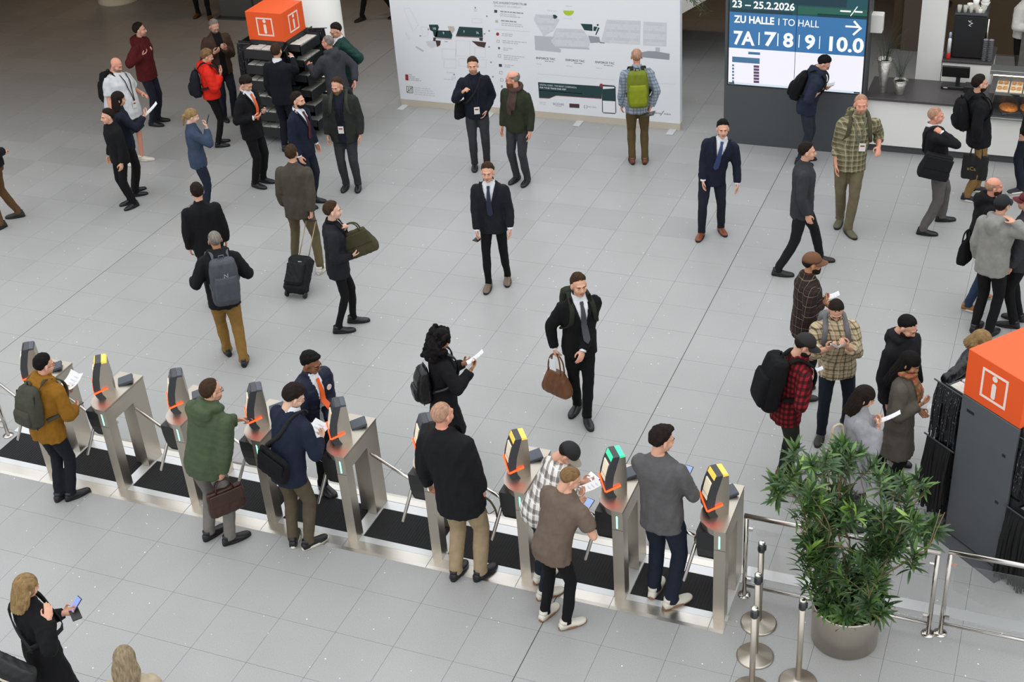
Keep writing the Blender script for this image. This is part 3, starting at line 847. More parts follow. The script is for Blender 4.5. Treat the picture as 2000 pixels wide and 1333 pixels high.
# vases with grasses
m_vase = mat('crackled_silver', 'b9b7b2', .3, .75, bump=.8, bscale=28, var=.25, vscale=14)
m_grass = mat('dark_grass', '3d4a33', .6)
def vase(x, y, z, h, r0, r1, gh, label, n):
    r = empty('vase', (x, y, z))
    MB().lathe([(r0*.9, 0), (r0, .01), (r0*1.05, h*.3), (r1, h), (r1*.9, h), (r0*.9, h*.5)], n=28, cap=False).build('vase_body', m_vase, r, True)
    MB().tube([(r1*math.cos(t), r1*math.sin(t), h) for t in np.linspace(0, 2*PI, 25)], .008, 6).build('rim', m_chrome, r, True)
    MB().lathe([(.001, h*.9), (r1*.86, h*.9)], n=20, cap=False).build('soil', m_soil, r)
    rr = np.random.RandomState(n)
    for i in range(n):
        a = rr.rand()*2*PI; ln = gh*(.6+.5*rr.rand()); sp = .12+.35*rr.rand()
        p = [np.array([.5*r1*math.cos(a)*rr.rand(), .5*r1*math.sin(a)*rr.rand(), h*.9])]
        for t in (.35, .7, 1): p.append(p[0]+np.array([math.cos(a)*sp*t*t*ln*1.3, math.sin(a)*sp*t*t*ln*1.3, ln*t*(1-.25*t*sp)]))
        MB().tube(p, [.006, .006, .004, .0012], 4, flat=.3).build('grass_blade', m_grass, r)
    tag(r, label, 'vase'); return r
vase(-2.44, 19.82, .895, .52, .05, .12, .66, 'tall silver vase of grasses on the cafe worktop', 34)
vase(-2.19, 19.80, .895, .22, .06, .105, .6, 'short silver pot of grasses on the cafe worktop', 26)
# till
t = empty('till', (-1.42, 20.22, .895)); tag(t, 'black cash till with screen on the cafe worktop', 'till')
MB().box((0, 0, .025), (.42, .2, .05), None, .008).build('base', m_black, t); MB().box((.02, .03, .12), (.06, .05, .17)).build('stand', m_black, t)
MB().box((-.02, -.02, .26), (.40, .035, .20), np.array([[1, 0, 0], [0, .94, -.34], [0, .34, .94]]), .006).build('monitor', m_black, t)
MB().box((.24, -.08, .05), (.22, .2, .10), None, .008).build('drawer', m_black, t)
MB().box((-.14, -.105, .03), (.06, .004, .012)).build('sticker', mat('white_label', 'd8d8d8', .5), t)
# coffee machine
c = empty('coffee_machine', (-1.34, 20.78, 1.23)); tag(c, 'black espresso machine with a white bird logo on the back counter', 'coffee machine')
MB().box((0, 0, .34), (.46, .44, .66), None, .02).build('body', m_black, c); MB().box((0, 0, .685), (.47, .45, .03), None, .006).build('cup_tray', m_dgrey, c)
m_logo = mat('white_logo', 'eeeeee', .5)
lg = MB()
for (a0, a1, b0, b1) in ((-.03, .60, .0, .57), (.0, .57, .04, .56), (.04, .56, -.02, .53), (-.02, .53, .02, .51), (-.01, .585, .02, .60)):
    lg.tube([(a0, -.222, a1), ((a0+b0)/2, -.224, (a1+b1)/2), (b0, -.222, b1)], [.006, .014, .004], 6, flat=.3)
lg.build('bird_logo', m_logo, c)
MB().tube([(.25, -.1, .1), (.25, -.1, .6)], .02, 10).build('steam_wand', m_chrome, c, True)
rr = np.random.RandomState(3); m_cup = mat('white_china', 'efeeea', .3); m_tumb = mat('glass_cup', 'b9b4a8', .2)
def cup(x, y, z, r, h, m, label, cat='cup', grp='cups stacked on the coffee machine'):
    o = MB().lathe([(r*.6, 0), (r*.68, .005), (r, h), (r*.93, h), (r*.6, .01)], n=14, cap=False).build('cup', m, None, True); o.location = (x, y, z)
    tag(o, label, cat, grp)
for i in range(5): cup(-1.52+.085*i, 20.63, 1.931, .035, .10, m_tumb, ('first', 'second', 'third', 'fourth', 'fifth')[i]+' small tumbler from the left on top of the coffee machine', 'glass', 'glasses on the coffee machine')
for (x, y, z, r, h) in ((-1.22, 20.64, 1.931, .05, .07), (-1.30, 20.76, 1.931, .05, .08), (-1.18, 20.76, 1.931, .05, .08), (-1.30, 20.76, 2.0, .05, .08), (-1.17, 20.76, 2.0, .07, .06), (-1.17, 20.76, 2.055, .07, .06), (-1.38, 20.80, 1.931, .05, .08)):
    cup(x, y, z, r, h, m_cup, 'white china cup piled on top of the coffee machine', 'cup')
for i, x in enumerate((-1.085, -1.005)):
    s = empty('cup_stack', (x, 20.53, 1.23)); tag(s, ('left' if i == 0 else 'right')+' stack of grey paper cups beside the coffee machine', 'cup stack')
    for k in range(11): MB().lathe([(.026, 0), (.036, .032), (.038, .034), (.038, .03)], (0, 0, .030*k), 14).build('paper_cup', mat('grey_paper_cup', '85878b', .6), s, True)
bt = empty('bottle', (-1.60, 20.52, 1.23)); tag(bt, 'red and white spray bottle left of the coffee machine', 'bottle')
MB().lathe([(.03, 0), (.032, .02), (.032, .09), (.026, .10)], n=14).build('base', mat('red_plastic', 'c02818', .5), bt, True)
MB().lathe([(.026, .10), (.027, .30), (.018, .33)], n=14).build('body', m_logo, bt, True); MB().lathe([(.018, .33), (.02, .40), (.01, .42)], n=12).build('cap', mat('pale_blue_cap', '9fb4cf', .5), bt, True)
# pastry display case
dc = empty('display_case', (-.93, CY, 0)); tag(dc, 'glass pastry display case with steel frame on the counter', 'display case')
m_alu = mat('aluminium', 'b4b6b6', .35, .9)
MB().span((0, -.03, .702), (3.0, .85, .735), .003).build('bottom_ledge', m_alu, dc)
MB().span((.06, .05, .736), (3.0, .80, .76)).build('floor_plate', m_dgrey, dc)
MB().span((.02, .10, 1.06), (3.0, .75, 1.08)).build('shelf', m_alu, dc)
MB().span((0, .05, 1.36), (3.0, .30, 1.42), .003).build('top_rail', m_alu, dc); MB().span((0, .30, 1.38), (3.0, .80, 1.40)).build('top_glass', m_glass, dc)
MB().span((0, .0, .736), (.02, .80, 1.37)).build('side_glass', m_glass, dc); MB().span((.02, .0, .736), (3.0, .012, 1.36)).build('front_glass', m_glass, dc)
m_glow = mat('case_light', 'fff0cf', .5, emit=5.0)
MB().span((.05, .06, 1.345), (2.9, .10, 1.358)).build('light_tube', m_glow, dc)
m_tray = mat('white_tray', 'f0ead8', .4); m_bun = mat('golden_pastry', 'c9893f', .55, bump=.5, bscale=60, var=.25, vscale=25); m_pizza = mat('cheese_topping', 'd8853a', .5, bump=.8, bscale=50, var=.5, vscale=30)
for i in range(3):
    for j in range(2):
        x = -.83+.19*i; y = CY+.19+.22*j
        tag(MB().box((x+.09, y, 1.09), (.17, .19, .02), None, .004).build('pastry_tray', m_tray), ('left', 'middle', 'right')[i]+' pale pastry tray in the '+('front', 'back')[j]+' row of the upper shelf', 'tray', 'trays on the upper shelf')
        for k in range(2):
            tag(MB().ball((x+.05+.08*k, y, 1.117), (.035, .05, .02), 10, 6).build('pastry', m_bun, None, True), ('left', 'right')[k]+' golden pastry on the '+('left', 'middle', 'right')[i]+' tray of the '+('front', 'back')[j]+' row', 'pastry', 'pastries on the upper shelf')
for i, (x, y) in enumerate(((-.62, CY+.24), (-.33, CY+.27))):
    tag(MB().box((x, y, .772), (.27, .36, .02), rotz(.35), .008).build('pastry_tray', m_dgrey), ('left' if i == 0 else 'right')+' dark oval tray on the bottom of the display case', 'tray')
    b = MB(); r_ = np.random.RandomState(9+i)
    b.ball((x, y, .80), (.13, .18, .035), 18, 8, rotz(.35))
    for k in range(26):
        a = r_.rand()*2*PI; q = math.sqrt(r_.rand())*.9; pp = rotz(.35) @ np.array([.12*q*math.cos(a), .16*q*math.sin(a), 0])
        b.ball((x+pp[0], y+pp[1], .826-.02*q*q), (.022, .018, .012), 8, 5, rotz(a))
    tag(b.build('pizza_bread', m_pizza, None, True), ('left' if i == 0 else 'right')+' cheese topped flatbread in the display case', 'pastry')

# ================================================================== INFO KIOSKS
m_or = mat('orange_cube', 'ee5a1e', .55); m_kp = mat('anthracite_board', '55585c', .55, var=.05, vscale=4); m_tray_k = mat('black_tray', '26282a', .5)
m_bro = mat('pale_brochure', 'c9c8c0', .6, var=.12, vscale=30); m_iw = mat('white_print', 'f4e4dc', .6)
m_lan = bpy.data.materials.new('printed_lanyard'); m_lan.use_nodes = True
def _lan(m):
    n = m.node_tree; L = n.links.new; b = n.nodes['Principled BSDF']
    tcx = n.nodes.new('ShaderNodeTexCoord'); mp_ = n.nodes.new('ShaderNodeMapping'); mp_.inputs['Scale'].default_value = (60, 60, 22)
    L(tcx.outputs['Object'], mp_.inputs[0]); v = n.nodes.new('ShaderNodeTexNoise'); v.inputs['Scale'].default_value = 1.6; L(mp_.outputs[0], v.inputs['Vector'])
    r = n.nodes.new('ShaderNodeValToRGB'); r.color_ramp.elements[0].position = .64; r.color_ramp.elements[0].color = (.008, .008, .010, 1)
    r.color_ramp.elements[1].position = .70; r.color_ramp.elements[1].color = (.26, .27, .31, 1)
    L(v.outputs[0], r.inputs[0]); L(r.outputs[0], b.inputs['Base Color']); b.inputs['Roughness'].default_value = .8
_lan(m_lan)
m_lanb = mat('black_lanyard_ribbon', '0e0e10', .85)
def ilogo(root, R, o, w):
    """white framed i on a face: R columns right, normal, up; o centre of face"""
    R = np.array(R).T; o = np.array(o)
    P = lambda x, z, d=.003: o+R @ np.array([x, d, z])
    h = w/2
    for (xa, za, xb, zb_) in ((-h, h-.022, h, h), (-h, -h, h, -h+.022), (-h, -h+.022, -h+.022, h-.022), (h-.022, -h+.022, h, h-.022)):
        b = MB(); b.box(P((xa+xb)/2, (za+zb_)/2, .001), (xb-xa, .006, zb_-za), R); b.build('logo_frame', m_iw, root)
    b = MB(); pts = [P(.026*math.cos(t), -.035+(.055 if math.sin(t) >= 0 else -.055)+.026*math.sin(t)) for t in np.linspace(0, 2*PI, 21)[:-1]]
    b.add(pts, [tuple(range(20))]); b.build('logo_stem', m_iw, root)
    b = MB(); pts = [P(.03*math.cos(t), .095+.03*math.sin(t)) for t in np.linspace(0, 2*PI, 21)[:-1]]
    b.add(pts, [tuple(range(20))]); b.build('logo_dot', m_iw, root)
ORD = ['first', 'second', 'third', 'fourth']; TIER = ['top', 'second', 'third', 'fourth', 'fifth', 'lowest']; SIDE = ['front', 'right side', 'back', 'left side']
def kiosk(corner, az, sides, label, near, short):
    """corner: front-left bottom corner of the cube; first edge along az, second along az+90"""
    r = empty('info_kiosk', (corner[0], corner[1], 0), az); tag(r, label, 'info kiosk', 'info kiosks with orange cubes')
    w = .68; zc = 1.64
    MB().span((0, 0, zc), (w, w, zc+.48), .004).build('cube', m_or, r)
    MB().span((.04, .04, .03), (w-.04, w-.04, zc-.002)).build('core', m_kp if 'p' in sides else m_black, r)
    MB().span((-.10, -.14, 0), (w+.10, w+.14, .02)).build('base_plate', mat('steel_grey_base', '6a6c70', .45, .4), r)
    # sides in order: front (-y), right (+x), back (+y), left (-x)
    ax = [(np.array([1, 0, 0]), np.array([0, -1, 0]), np.array([w/2, 0, 0])), (np.array([0, 1, 0]), np.array([1, 0, 0]), np.array([w, w/2, 0])),
          (np.array([-1, 0, 0]), np.array([0, 1, 0]), np.array([w/2, w, 0])), (np.array([0, -1, 0]), np.array([-1, 0, 0]), np.array([0, w/2, 0]))]
    for k, (rt, nm, o) in enumerate(ax):
        up = np.array([0, 0, 1.0])
        ilogo(r, [rt, nm, up], o+up*(zc+.24), .30)
        Rm = np.array([rt, nm, up]).T
        if sides[k] == 'p':
            MB().box(o+up*.835-nm*.006, (w, .025, 1.6), Rm, .003).build('side_panel', m_kp, r)
            for (x, z) in ((-.22, 1.50), (.22, 1.28), (.22, .75)):
                MB().box(o+rt*x+up*z+nm*.006, (.09 if z > 1.4 else .04, .004, .03), Rm).build('grip_slot', m_black, r)
        if sides[k] == 't':
            for q in range(6):
                z = 1.57-.26*q; out = .01+.022*q
                tr = MB(); W2 = w/2-.03
                T = lambda x, d, zz: o+rt*x+nm*(d+out)+up*(z+zz)
                for (xa, xb, da, db, za, zb_) in ((-W2, W2, 0, .24, -.15, -.085), (-W2, W2, .225, .245, -.15, .0), (-W2, -W2+.012, 0, .24, -.15, .03), (W2-.012, W2, 0, .24, -.15, .03), (-W2, W2, -.09, .006, -.15, .08)):
                    tr.box((T(xa, da, za)+T(xb, db, zb_))/2, (xb-xa, db-da, zb_-za), Rm)
                tr.build('brochure_tray', m_tray_k, r)
                for c_ in range(4 if (near[-1] != 'r' or k < 2) else 0):
                    hh = .085+.02*((c_*7+q*5+k*3) % 4)/3
                    pc = T(-W2+.085+c_*.148, .115, -.085+hh/2)
                    wp = rotz(az) @ pc+np.array([corner[0], corner[1], 0])
                    bo = MB().box((0, 0, 0), (.132, .19, hh), None, .003).build('brochure_stack', m_bro)
                    bo.location = wp; bo.rotation_euler = (0, 0, az+math.atan2(rt[1], rt[0]))
                    tag(bo, ORD[c_]+' brochure stack from left in '+TIER[q]+' tray, '+SIDE[k]+' of '+short, 'brochures', 'brochures in the trays of the '+near)
    return r
def lanyards(root_pos, d, L, drop, n, label, seed, wdt=.024, m=None):
    """ribbons hung along a rod from root_pos along d"""
    rr = np.random.RandomState(seed); d = np.array(d, float); d /= np.linalg.norm(d); sd = np.array([-d[1], d[0], 0])
    b = MB()
    for i in range(n):
        t = (i+.5)/n; p = np.array([0, 0, 0])+d*L*t
        for s in (1, -1):
            dl = drop*(.75+.3*rr.rand()); x = s*(.012+.03*rr.rand()); sw = rr.normal(0, .012, 2)
            v = []
            for q in range(5):
                f_ = q/4; c = p+sd*(x*min(1, f_*3)+sw[0]*f_)+d*sw[1]*f_-np.array([0, 0, dl*f_])
                h = d*wdt/2*(1 if rr.rand() < .6 else .6)+sd*rr.normal(0, .003)
                v += [c-h, c+h]
            fr = [(2*q, 2*q+1, 2*q+3, 2*q+2) for q in range(4)]
            b.add(v, fr)
    o = b.build('lanyard_bunch', m or m_lan); o.location = root_pos
    rod = MB().tube([-d*.04, d*(L+.05)], .008, 8).build('rod', m_dgrey, o)
    tag(o, label, 'lanyards', kind='stuff'); return o
K1 = np.array([-12.41, 18.10]); K2 = np.array([-.395, 10.817])
kiosk(K1, 0.0, 'tttt', 'tray rack kiosk under an orange info cube in front of the white pillar', 'info kiosk by the white pillar', 'tray rack kiosk')
KA = math.radians(-40)
kiosk(K2, KA, 'ptpt', 'grey info kiosk under an orange cube at the right edge of the picture', 'info kiosk at the right edge', 'grey kiosk')
e1 = np.array([math.cos(KA), math.sin(KA), 0]); e2 = np.array([-math.sin(KA), math.cos(KA), 0]); k2 = np.array([K2[0], K2[1], 0])
lanyards(k2-e1*.03+e2*.02+np.array([0, 0, 1.58]), -e1, .30, .58, 70, 'thick bunch of printed black lanyards on the left rod of the grey kiosk', 4)
lanyards(k2-e1*.03-e2*.03+np.array([0, 0, .98]), -e1, .30, .80, 80, 'lower bunch of plain black lanyards on the left side of the grey kiosk', 5, m=m_lanb)
lanyards(k2+e1*.72+e2*.02+np.array([0, 0, 1.55]), e1, .25, .6, 50, 'bunch of printed lanyards on the right side of the grey kiosk', 6)
lanyards(k2+e1*.70-e2*.02+np.array([0, 0, .80]), e1, .36, .78, 80, 'lower bunch of black lanyards on the right side of the grey kiosk', 7, m=m_lanb)
k1 = np.array([K1[0], K1[1], 0])
lanyards(k1+np.array([-.03, -.02, 1.58]), (-1, -.1, 0), .20, .75, 26, 'bunch of black lanyards at the left corner of the tray rack kiosk', 8)
lanyards(k1+np.array([.71, -.03, 1.58]), (.3, -1, 0), .16, .55, 20, 'bunch of black lanyards at the front corner of the tray rack kiosk', 9, m=m_lanb)
lanyards(k1+np.array([.72, .71, 1.64]), (1, .25, 0), .26, .75, 26, 'bunch of printed lanyards on the right rod of the tray rack kiosk', 10)
# ================================================================== PEOPLE: remeshed surfaces, templates
WORK = bpy.data.scenes.new('workbench')          # scratch scene, removed at the end
def remesh(mb, voxel, smooth=4, fac=.5):
    """closed overlapping shapes -> one continuous skin (vertices, faces)"""
    me = mb.mesh('tmp')
    o = bpy.data.objects.new('tmp', me); WORK.collection.objects.link(o)
    r = o.modifiers.new('r', 'REMESH'); r.mode = 'VOXEL'; r.voxel_size = voxel; r.adaptivity = 0
    if smooth:
        s = o.modifiers.new('s', 'SMOOTH'); s.factor = fac; s.iterations = smooth
    WORK.view_layers[0].update(); dg = WORK.view_layers[0].depsgraph
    ev = o.evaluated_get(dg); em_ = ev.to_mesh()
    n = len(em_.vertices); v = np.empty(n*3); em_.vertices.foreach_get('co', v); v = v.reshape(-1, 3)
    nl = len(em_.loops); li = np.empty(nl, int); em_.loops.foreach_get('vertex_index', li)
    ls = np.empty(len(em_.polygons), int); em_.polygons.foreach_get('loop_total', ls)
    if (ls == 4).all(): f = li.reshape(-1, 4)
    else:
        f = []; k = 0
        for c in ls: f.append(tuple(li[k:k+c])); k += c
    ev.to_mesh_clear(); bpy.data.objects.remove(o); bpy.data.meshes.remove(me)
    return v, f
def vnormals(v, f):
    f = np.asarray(f); n = np.zeros_like(v)
    c = np.cross(v[f[:, 1]]-v[f[:, 0]], v[f[:, 3]]-v[f[:, 0]])
    for k in range(4): np.add.at(n, f[:, k], c)
    return n/(np.linalg.norm(n, axis=1, keepdims=True)+1e-12)
_wk = np.random.RandomState(2)
_WK = [(_wk.normal(0, 1, 3)*np.array([1, 1, .55])*s, _wk.rand()*6.28, a) for s, a in ((16, 1), (22, .8), (30, .6), (38, .5), (50, .35), (65, .25))]
def wrinkle(v, amp, seed=0.0):
    s = np.zeros(len(v))
    for k, ph, a in _WK: s += a*np.sin(v @ k+ph+seed*3.1+1.5*np.sin(v @ k[[1, 2, 0]]*.4+seed))
    r = np.zeros(len(v))
    for k, ph, a in _WK[1:5]: r += a*(1-2*np.abs(np.sin((v @ k)*.8+ph*2+seed*1.7+1.2*np.sin(v @ k[[2, 0, 1]]*.3))))
    return amp*(s*.45+r*.75)/1.5
def mesh_from(v, f, name, mats, mi=None):
    me = bpy.data.meshes.new(name)
    f = np.asarray(f)
    me.vertices.add(len(v)); me.vertices.foreach_set('co', np.ascontiguousarray(v, np.float32).ravel())
    me.loops.add(f.size); me.loops.foreach_set('vertex_index', f.ravel().astype(np.int32))
    me.polygons.add(len(f)); me.polygons.foreach_set('loop_start', np.arange(0, f.size, 4, dtype=np.int32))
    me.polygons.foreach_set('use_smooth', np.ones(len(f), bool))
    for m in (mats if isinstance(mats, (list, tuple)) else [mats]): me.materials.append(m)
    if mi is not None: me.polygons.foreach_set('material_index', np.asarray(mi, np.int32))
    me.update(calc_edges=True)
    return me
def keep_faces(v, f, mask):
    f = np.asarray(f)[mask]; u, inv = np.unique(f, return_inverse=True)
    return v[u], inv.reshape(f.shape)
# ---------------- head (face looks along +y, origin at the middle of the skull)
def head_shape():
    b = MB()
    b.ball((0, -.014, .030), (.075, .094, .086), 20, 14)
    b.ball((0, .028, -.030), (.061, .064, .083), 18, 12)
    b.ball((0, .056, -.088), (.032, .028, .024), 12, 8)
    b.ball((0, .02, -.065), (.052, .058, .045), 14, 10)
    for s in (1, -1):
        b.ball((s*.036, .052, -.032), (.027, .032, .034), 12, 8)
        b.ball((s*.079, -.008, -.012), (.010, .020, .033), 10, 8, rotz(s*.35))
        b.ball((s*.012, .093, -.036), (.010, .012, .009), 8, 6)
    b.ball((0, .070, .022), (.052, .024, .014), 12, 8)
    b.tube([(0, .085, .012), (0, .098, -.012), (0, .108, -.034)], [.008, .010, .013], 8)
    b.ball((0, .083, -.062), (.021, .012, .007), 10, 6); b.ball((0, .081, -.072), (.018, .012, .007), 10, 6)
    b.tube([(0, -.012, -.03), (0, -.022, -.10), (0, -.028, -.145)], [.055, .052, .050], 14)
    return b
HV, HF = remesh(head_shape(), .0074, 2, .35)
HF = np.asarray(HF)
_hc = HV[HF].mean(1)
HM = np.zeros(len(HF), int)
HM[(np.abs(_hc[:, 0]) < .022) & (_hc[:, 1] > .082) & (_hc[:, 2] < -.054) & (_hc[:, 2] > -.079)] = 3
_eb = MB()
for s in (1, -1):
    _eb.mi = 1; _eb.ball((s*.030, .079, -.002), (.0115, .009, .0062), 8, 6)
    _eb.mi = 2; _eb.ball((s*.030, .0835, -.002), (.0062, .0056, .0060), 8, 5)
    _eb.mi = 0; _eb.ball((s*.030, .0800, .0042), (.0145, .0100, .0052), 8, 6)
    _eb.mi = 4; _eb.tube([(s*.013, .0935, .017), (s*.031, .091, .023), (s*.049, .078, .018)], [.003, .0045, .002], 6)
def quads(mb):
    return np.array(mb.v), np.array([f if len(f) == 4 else (f[0], f[1], f[2], f[2]) for f in mb.f])
def tri_ok(f): return f
# ---------------- hands (right hand: fingers +y, palm faces -z, thumb towards -x); wrist at origin
def hand_shape(curl, thumb, spread=.0):
    b = MB()
    b.ball((0, .045, 0), (.040, .052, .015), 14, 8); b.ball((0, .02, 0), (.031, .04, .018), 12, 8)
    b.tube([(0, -.045, 0), (0, .015, 0)], [.029, .028], 12, flat=.78)
    for i, (x, L, r) in enumerate(((-.030, .068, .0088), (-.010, .076, .0090), (.010, .071, .0087), (.029, .056, .0078))):
        p = np.array([x, .082-.004*abs(i-1.2), 0]); a = 0; c = curl[i] if not np.isscalar(curl) else curl
        pts = [p-np.array([0, .03, 0]), p]; d0 = np.array([x*.8+spread*(i-1.5), 1, 0])
        for k, fr in enumerate((.46, .30, .24)):
            a += c*(1.0, 1.15, .8)[k]
            p = p+L*fr*np.array([d0[0]*math.cos(a)*.35, math.cos(a), -math.sin(a)]); pts.append(p)
        b.tube(pts, [r*1.05, r, r*.96, r*.9, r*.72], 8); b.ball(pts[-1], r*.8, 8, 6)
    t = thumb
    p0 = np.array([-.026, .012, -.004]); p1 = p0+np.array([-.026, .026, -.006-.016*t]); p2 = p1+np.array([-.010+.016*t, .028, -.010-.014*t]); p3 = p2+np.array([.004+.016*t, .022, -.004-.008*t])
    b.tube([p0, p1, p2, p3], [.014, .0115, .0098, .0075], 8); b.ball(p3, .0075, 8, 6)
    return b
HANDS = {}
for nm, (c, t) in dict(relax=((.28, .32, .36, .40), .35), grip=((1.05, 1.1, 1.1, 1.05), 1.0), hold=((.42, .50, .55, .6), .8), flat=((.10, .10, .12, .15), .3), point=((.25, .95, 1.1, 1.1), .9)).items():
    HANDS[nm] = remesh(hand_shape(c, t), .0056, 2, .35)
# ---------------- hair, beards, hats, glasses: in head space
def cut(v, f, pred):
    f = np.asarray(f); c = v[f].mean(1); return keep_faces(v, f, pred(c[:, 0], c[:, 1], c[:, 2]))
def cranium(th, up=0.0):
    b = MB(); b.ball((0, -.016, .030+up*.3), (.077+th, .097+th, .088+th+up), 24, 16); b.ball((0, .0, .0), (.074+th, .082+th, .07+th), 18, 12); return b
def hairline(x, y, z, lo=-.055, front=.052, side=-.005):
    fr = front-.25*np.abs(x)
    line_ = np.where(y > .03, fr+.2*(y-.03), np.where(y > -.025, side+(y+.025)/.055*(fr-side), side+(lo-side)*np.clip((-.025-y)/.04, 0, 1)))
    return z > line_+.005*np.sin(x*140+1)*np.sin(y*120+2)+.003*np.sin(x*310+y*200)
def lumpy(v, f, amp, k=60, seed=0):
    n = vnormals(v, f); s = np.sin(v[:, 0]*k+seed)*np.sin(v[:, 1]*k*1.1+1+seed)*np.sin(v[:, 2]*k*.9+2)
    s2 = np.sin(v[:, 0]*k*2.1+v[:, 2]*k+seed)*np.sin(v[:, 1]*k*2.3)
    return v+n*(amp*(s+.5*s2))[:, None]
def taper(v, f, th, **kw):
    x, y, z = v.T; lo, front, side = kw.get('lo', -.055), kw.get('front', .052), kw.get('side', -.005)
    fr = front-.25*np.abs(x)
    l_ = np.where(y > .03, fr+.2*(y-.03), np.where(y > -.025, side+(y+.025)/.055*(fr-side), side+(lo-side)*np.clip((-.025-y)/.04, 0, 1)))
    k = np.clip((z-l_)/.045, 0, 1)**.7
    return v-vnormals(v, f)*((th-.0005)*(1-k))[:, None]
def mk_hair():
    T = {}
    v, f = remesh(cranium(.006), .0075, 2); v = taper(v, f, .006, lo=-.048, front=.088, side=.014); T['buzz'] = cut(v, f, lambda x, y, z: hairline(x, y, z, -.048, .088, .014))
    v, f = remesh(cranium(.011, .010), .0075, 2); v = lumpy(v, f, .0045, 62); v = taper(v, f, .014, lo=-.052, front=.086, side=.012); T['short'] = cut(v, f, lambda x, y, z: hairline(x, y, z, -.052, .086, .012))
    b = cranium(.012, .014); b.ball((0, .045, .105), (.058, .05, .03), 14, 8); v, f = remesh(b, .0075, 2); v = lumpy(v, f, .005, 66, 2); v = taper(v, f, .014, lo=-.052, front=.082, side=.012); T['quiff'] = cut(v, f, lambda x, y, z: hairline(x, y, z, -.052, .082, .012))
    b = cranium(.014, .012); r = np.random.RandomState(1)
    for i in range(70):
        d = r.normal(0, 1, 3); d /= np.linalg.norm(d)
        if d[2] > -.15: b.ball(np.array([0, -.014, .034])+d*np.array([.082, .10, .098]), .019, 8, 6)
    v, f = remesh(b, .0075, 1); v = taper(v, f, .016, lo=-.06, front=.072, side=.0); T['tousled'] = cut(v, f, lambda x, y, z: hairline(x, y, z, -.06, .072, .0))
    v, f = remesh(cranium(.005), .0075, 2); T['fringe'] = cut(v, f, lambda x, y, z: hairline(x, y, z, -.052, .06) & (z < .058+.2*np.maximum(0, -y-.05)) & (y < .045))
    v, f = remesh(cranium(.008, .003), .0075, 2); T['receding'] = cut(v, f, lambda x, y, z: hairline(x, y, z, -.052, .108, .012) & ~((y > .035) & (np.abs(x) > .030)))
    # long hair: falls behind and beside the face
    def long_(drop, w, curl=0, seed=0, back=0.0):
        b = cranium(.014, .006); r = np.random.RandomState(seed)
        R = []
        for t in np.linspace(0, 1, 7):
            z = .03-(drop+.03)*t; ww = (.088+.028*math.sin(PI*min(1, t*1.1)))*w; dd = .075+.01*t
            cy = -.045-back*t
            ring = []
            for k in range(18):
                a = 2*PI*k/18; ring.append((ww*math.cos(a), cy+dd*math.sin(a)*(1.0 if math.sin(a) < 0 else .75), z))
            R.append(ring)
        b.rings(R)
        if curl:
            for i in range(curl):
                a = r.rand()*2*PI; t = r.rand(); z = .11-(drop+.10)*t; rad = 1.0+.12*r.rand()
                wx = (.085+.04*math.sin(PI*min(1, t*1.15)))*w*rad
                yy = -.03+(.09+.02*t)*math.sin(a)*rad
                if yy > .035 and z < .05: continue
                b.ball((wx*math.cos(a), yy, z), .020+.012*r.rand(), 8, 6)
        v, f = remesh(b, .0095, 2 if not curl else 1)
        if not curl:
            n = vnormals(v, f); ang = np.arctan2(v[:, 1]+.03, v[:, 0]); v = v+n*(.0035*np.sin(ang*22+1.5*np.sin(v[:, 2]*25)))[:, None]*np.clip((.1-v[:, 2])*8, 0.2, 1)[:, None]
        # open in front of the face
        return cut(v, f, lambda x, y, z: ~((z < .056-.35*np.abs(x)) & (y > .028-.3*np.clip(-z-.10, 0, .2)) & (np.abs(x) < .075)) )
    T['long'] = long_(.36, 1.0); T['shoulder'] = long_(.22, 1.0, 0, 3, .0); T['curly'] = long_(.25, 1.38, 190, 4, .012); T['bob'] = long_(.13, 1.0, 0, 5)
    b = cranium(.010, .004); b.tube([(0, -.10, .02), (0, -.135, -.01), (0, -.13, -.09), (0, -.115, -.17)], [.022, .028, .024, .010], 10)
    v, f = remesh(b, .008, 2); T['ponytail'] = cut(v, f, lambda x, y, z: hairline(x, y, z, -.06, .058) | (y < -.105))
    # beard
    b = MB(); b.ball((0, .034, -.062), (.064, .066, .062), 18, 12); b.ball((0, .062, -.090), (.044, .040, .042), 14, 10)
    v, f = remesh(b, .007, 2); v = lumpy(v, f, .002, 120)
    T['beard'] = cut(v, f, lambda x, y, z: (z < -.052+.55*np.maximum(0, np.abs(x)-.022)) & (y > -.008) | ((z < -.046) & (np.abs(x) > .03) & (y > -.01)))
    v2 = v.copy(); v2[:, 2] -= .018*np.clip((-v2[:, 2]-.07)*30, 0, 1.4); v2[:, 1] += .006
    T['long_beard'] = cut(v2, f, lambda x, y, z: (z < -.050+.55*np.maximum(0, np.abs(x)-.022)) & (y > -.008))
    b = MB(); b.ball((0, .0322, -.060), (.0628, .0642, .059), 18, 12); b.ball((0, .058, -.089), (.036, .030, .028), 14, 10); v, f = remesh(b, .007, 2)
    T['stubble'] = cut(v, f, lambda x, y, z: (z < -.056+.5*np.maximum(0, np.abs(x)-.022)) & (y > -.005))
    return T
HAIR = mk_hair()
HAIRME = {}
def hair_mesh(k):
    if k not in HAIRME:
        v, f = HAIR[k]; HAIRME[k] = mesh_from(v, f, 'hair' if 'beard' not in k and k != 'stubble' else 'beard', MATS['hair_black'])
    return HAIRME[k]
def hair_mat(k, c, c2=None):
    m = mat('hair_'+k, c, .75, bump=.9, bscale=130, stretch=(1, .35, .3), var=.38, vscale=60, spec=.18)
    return m
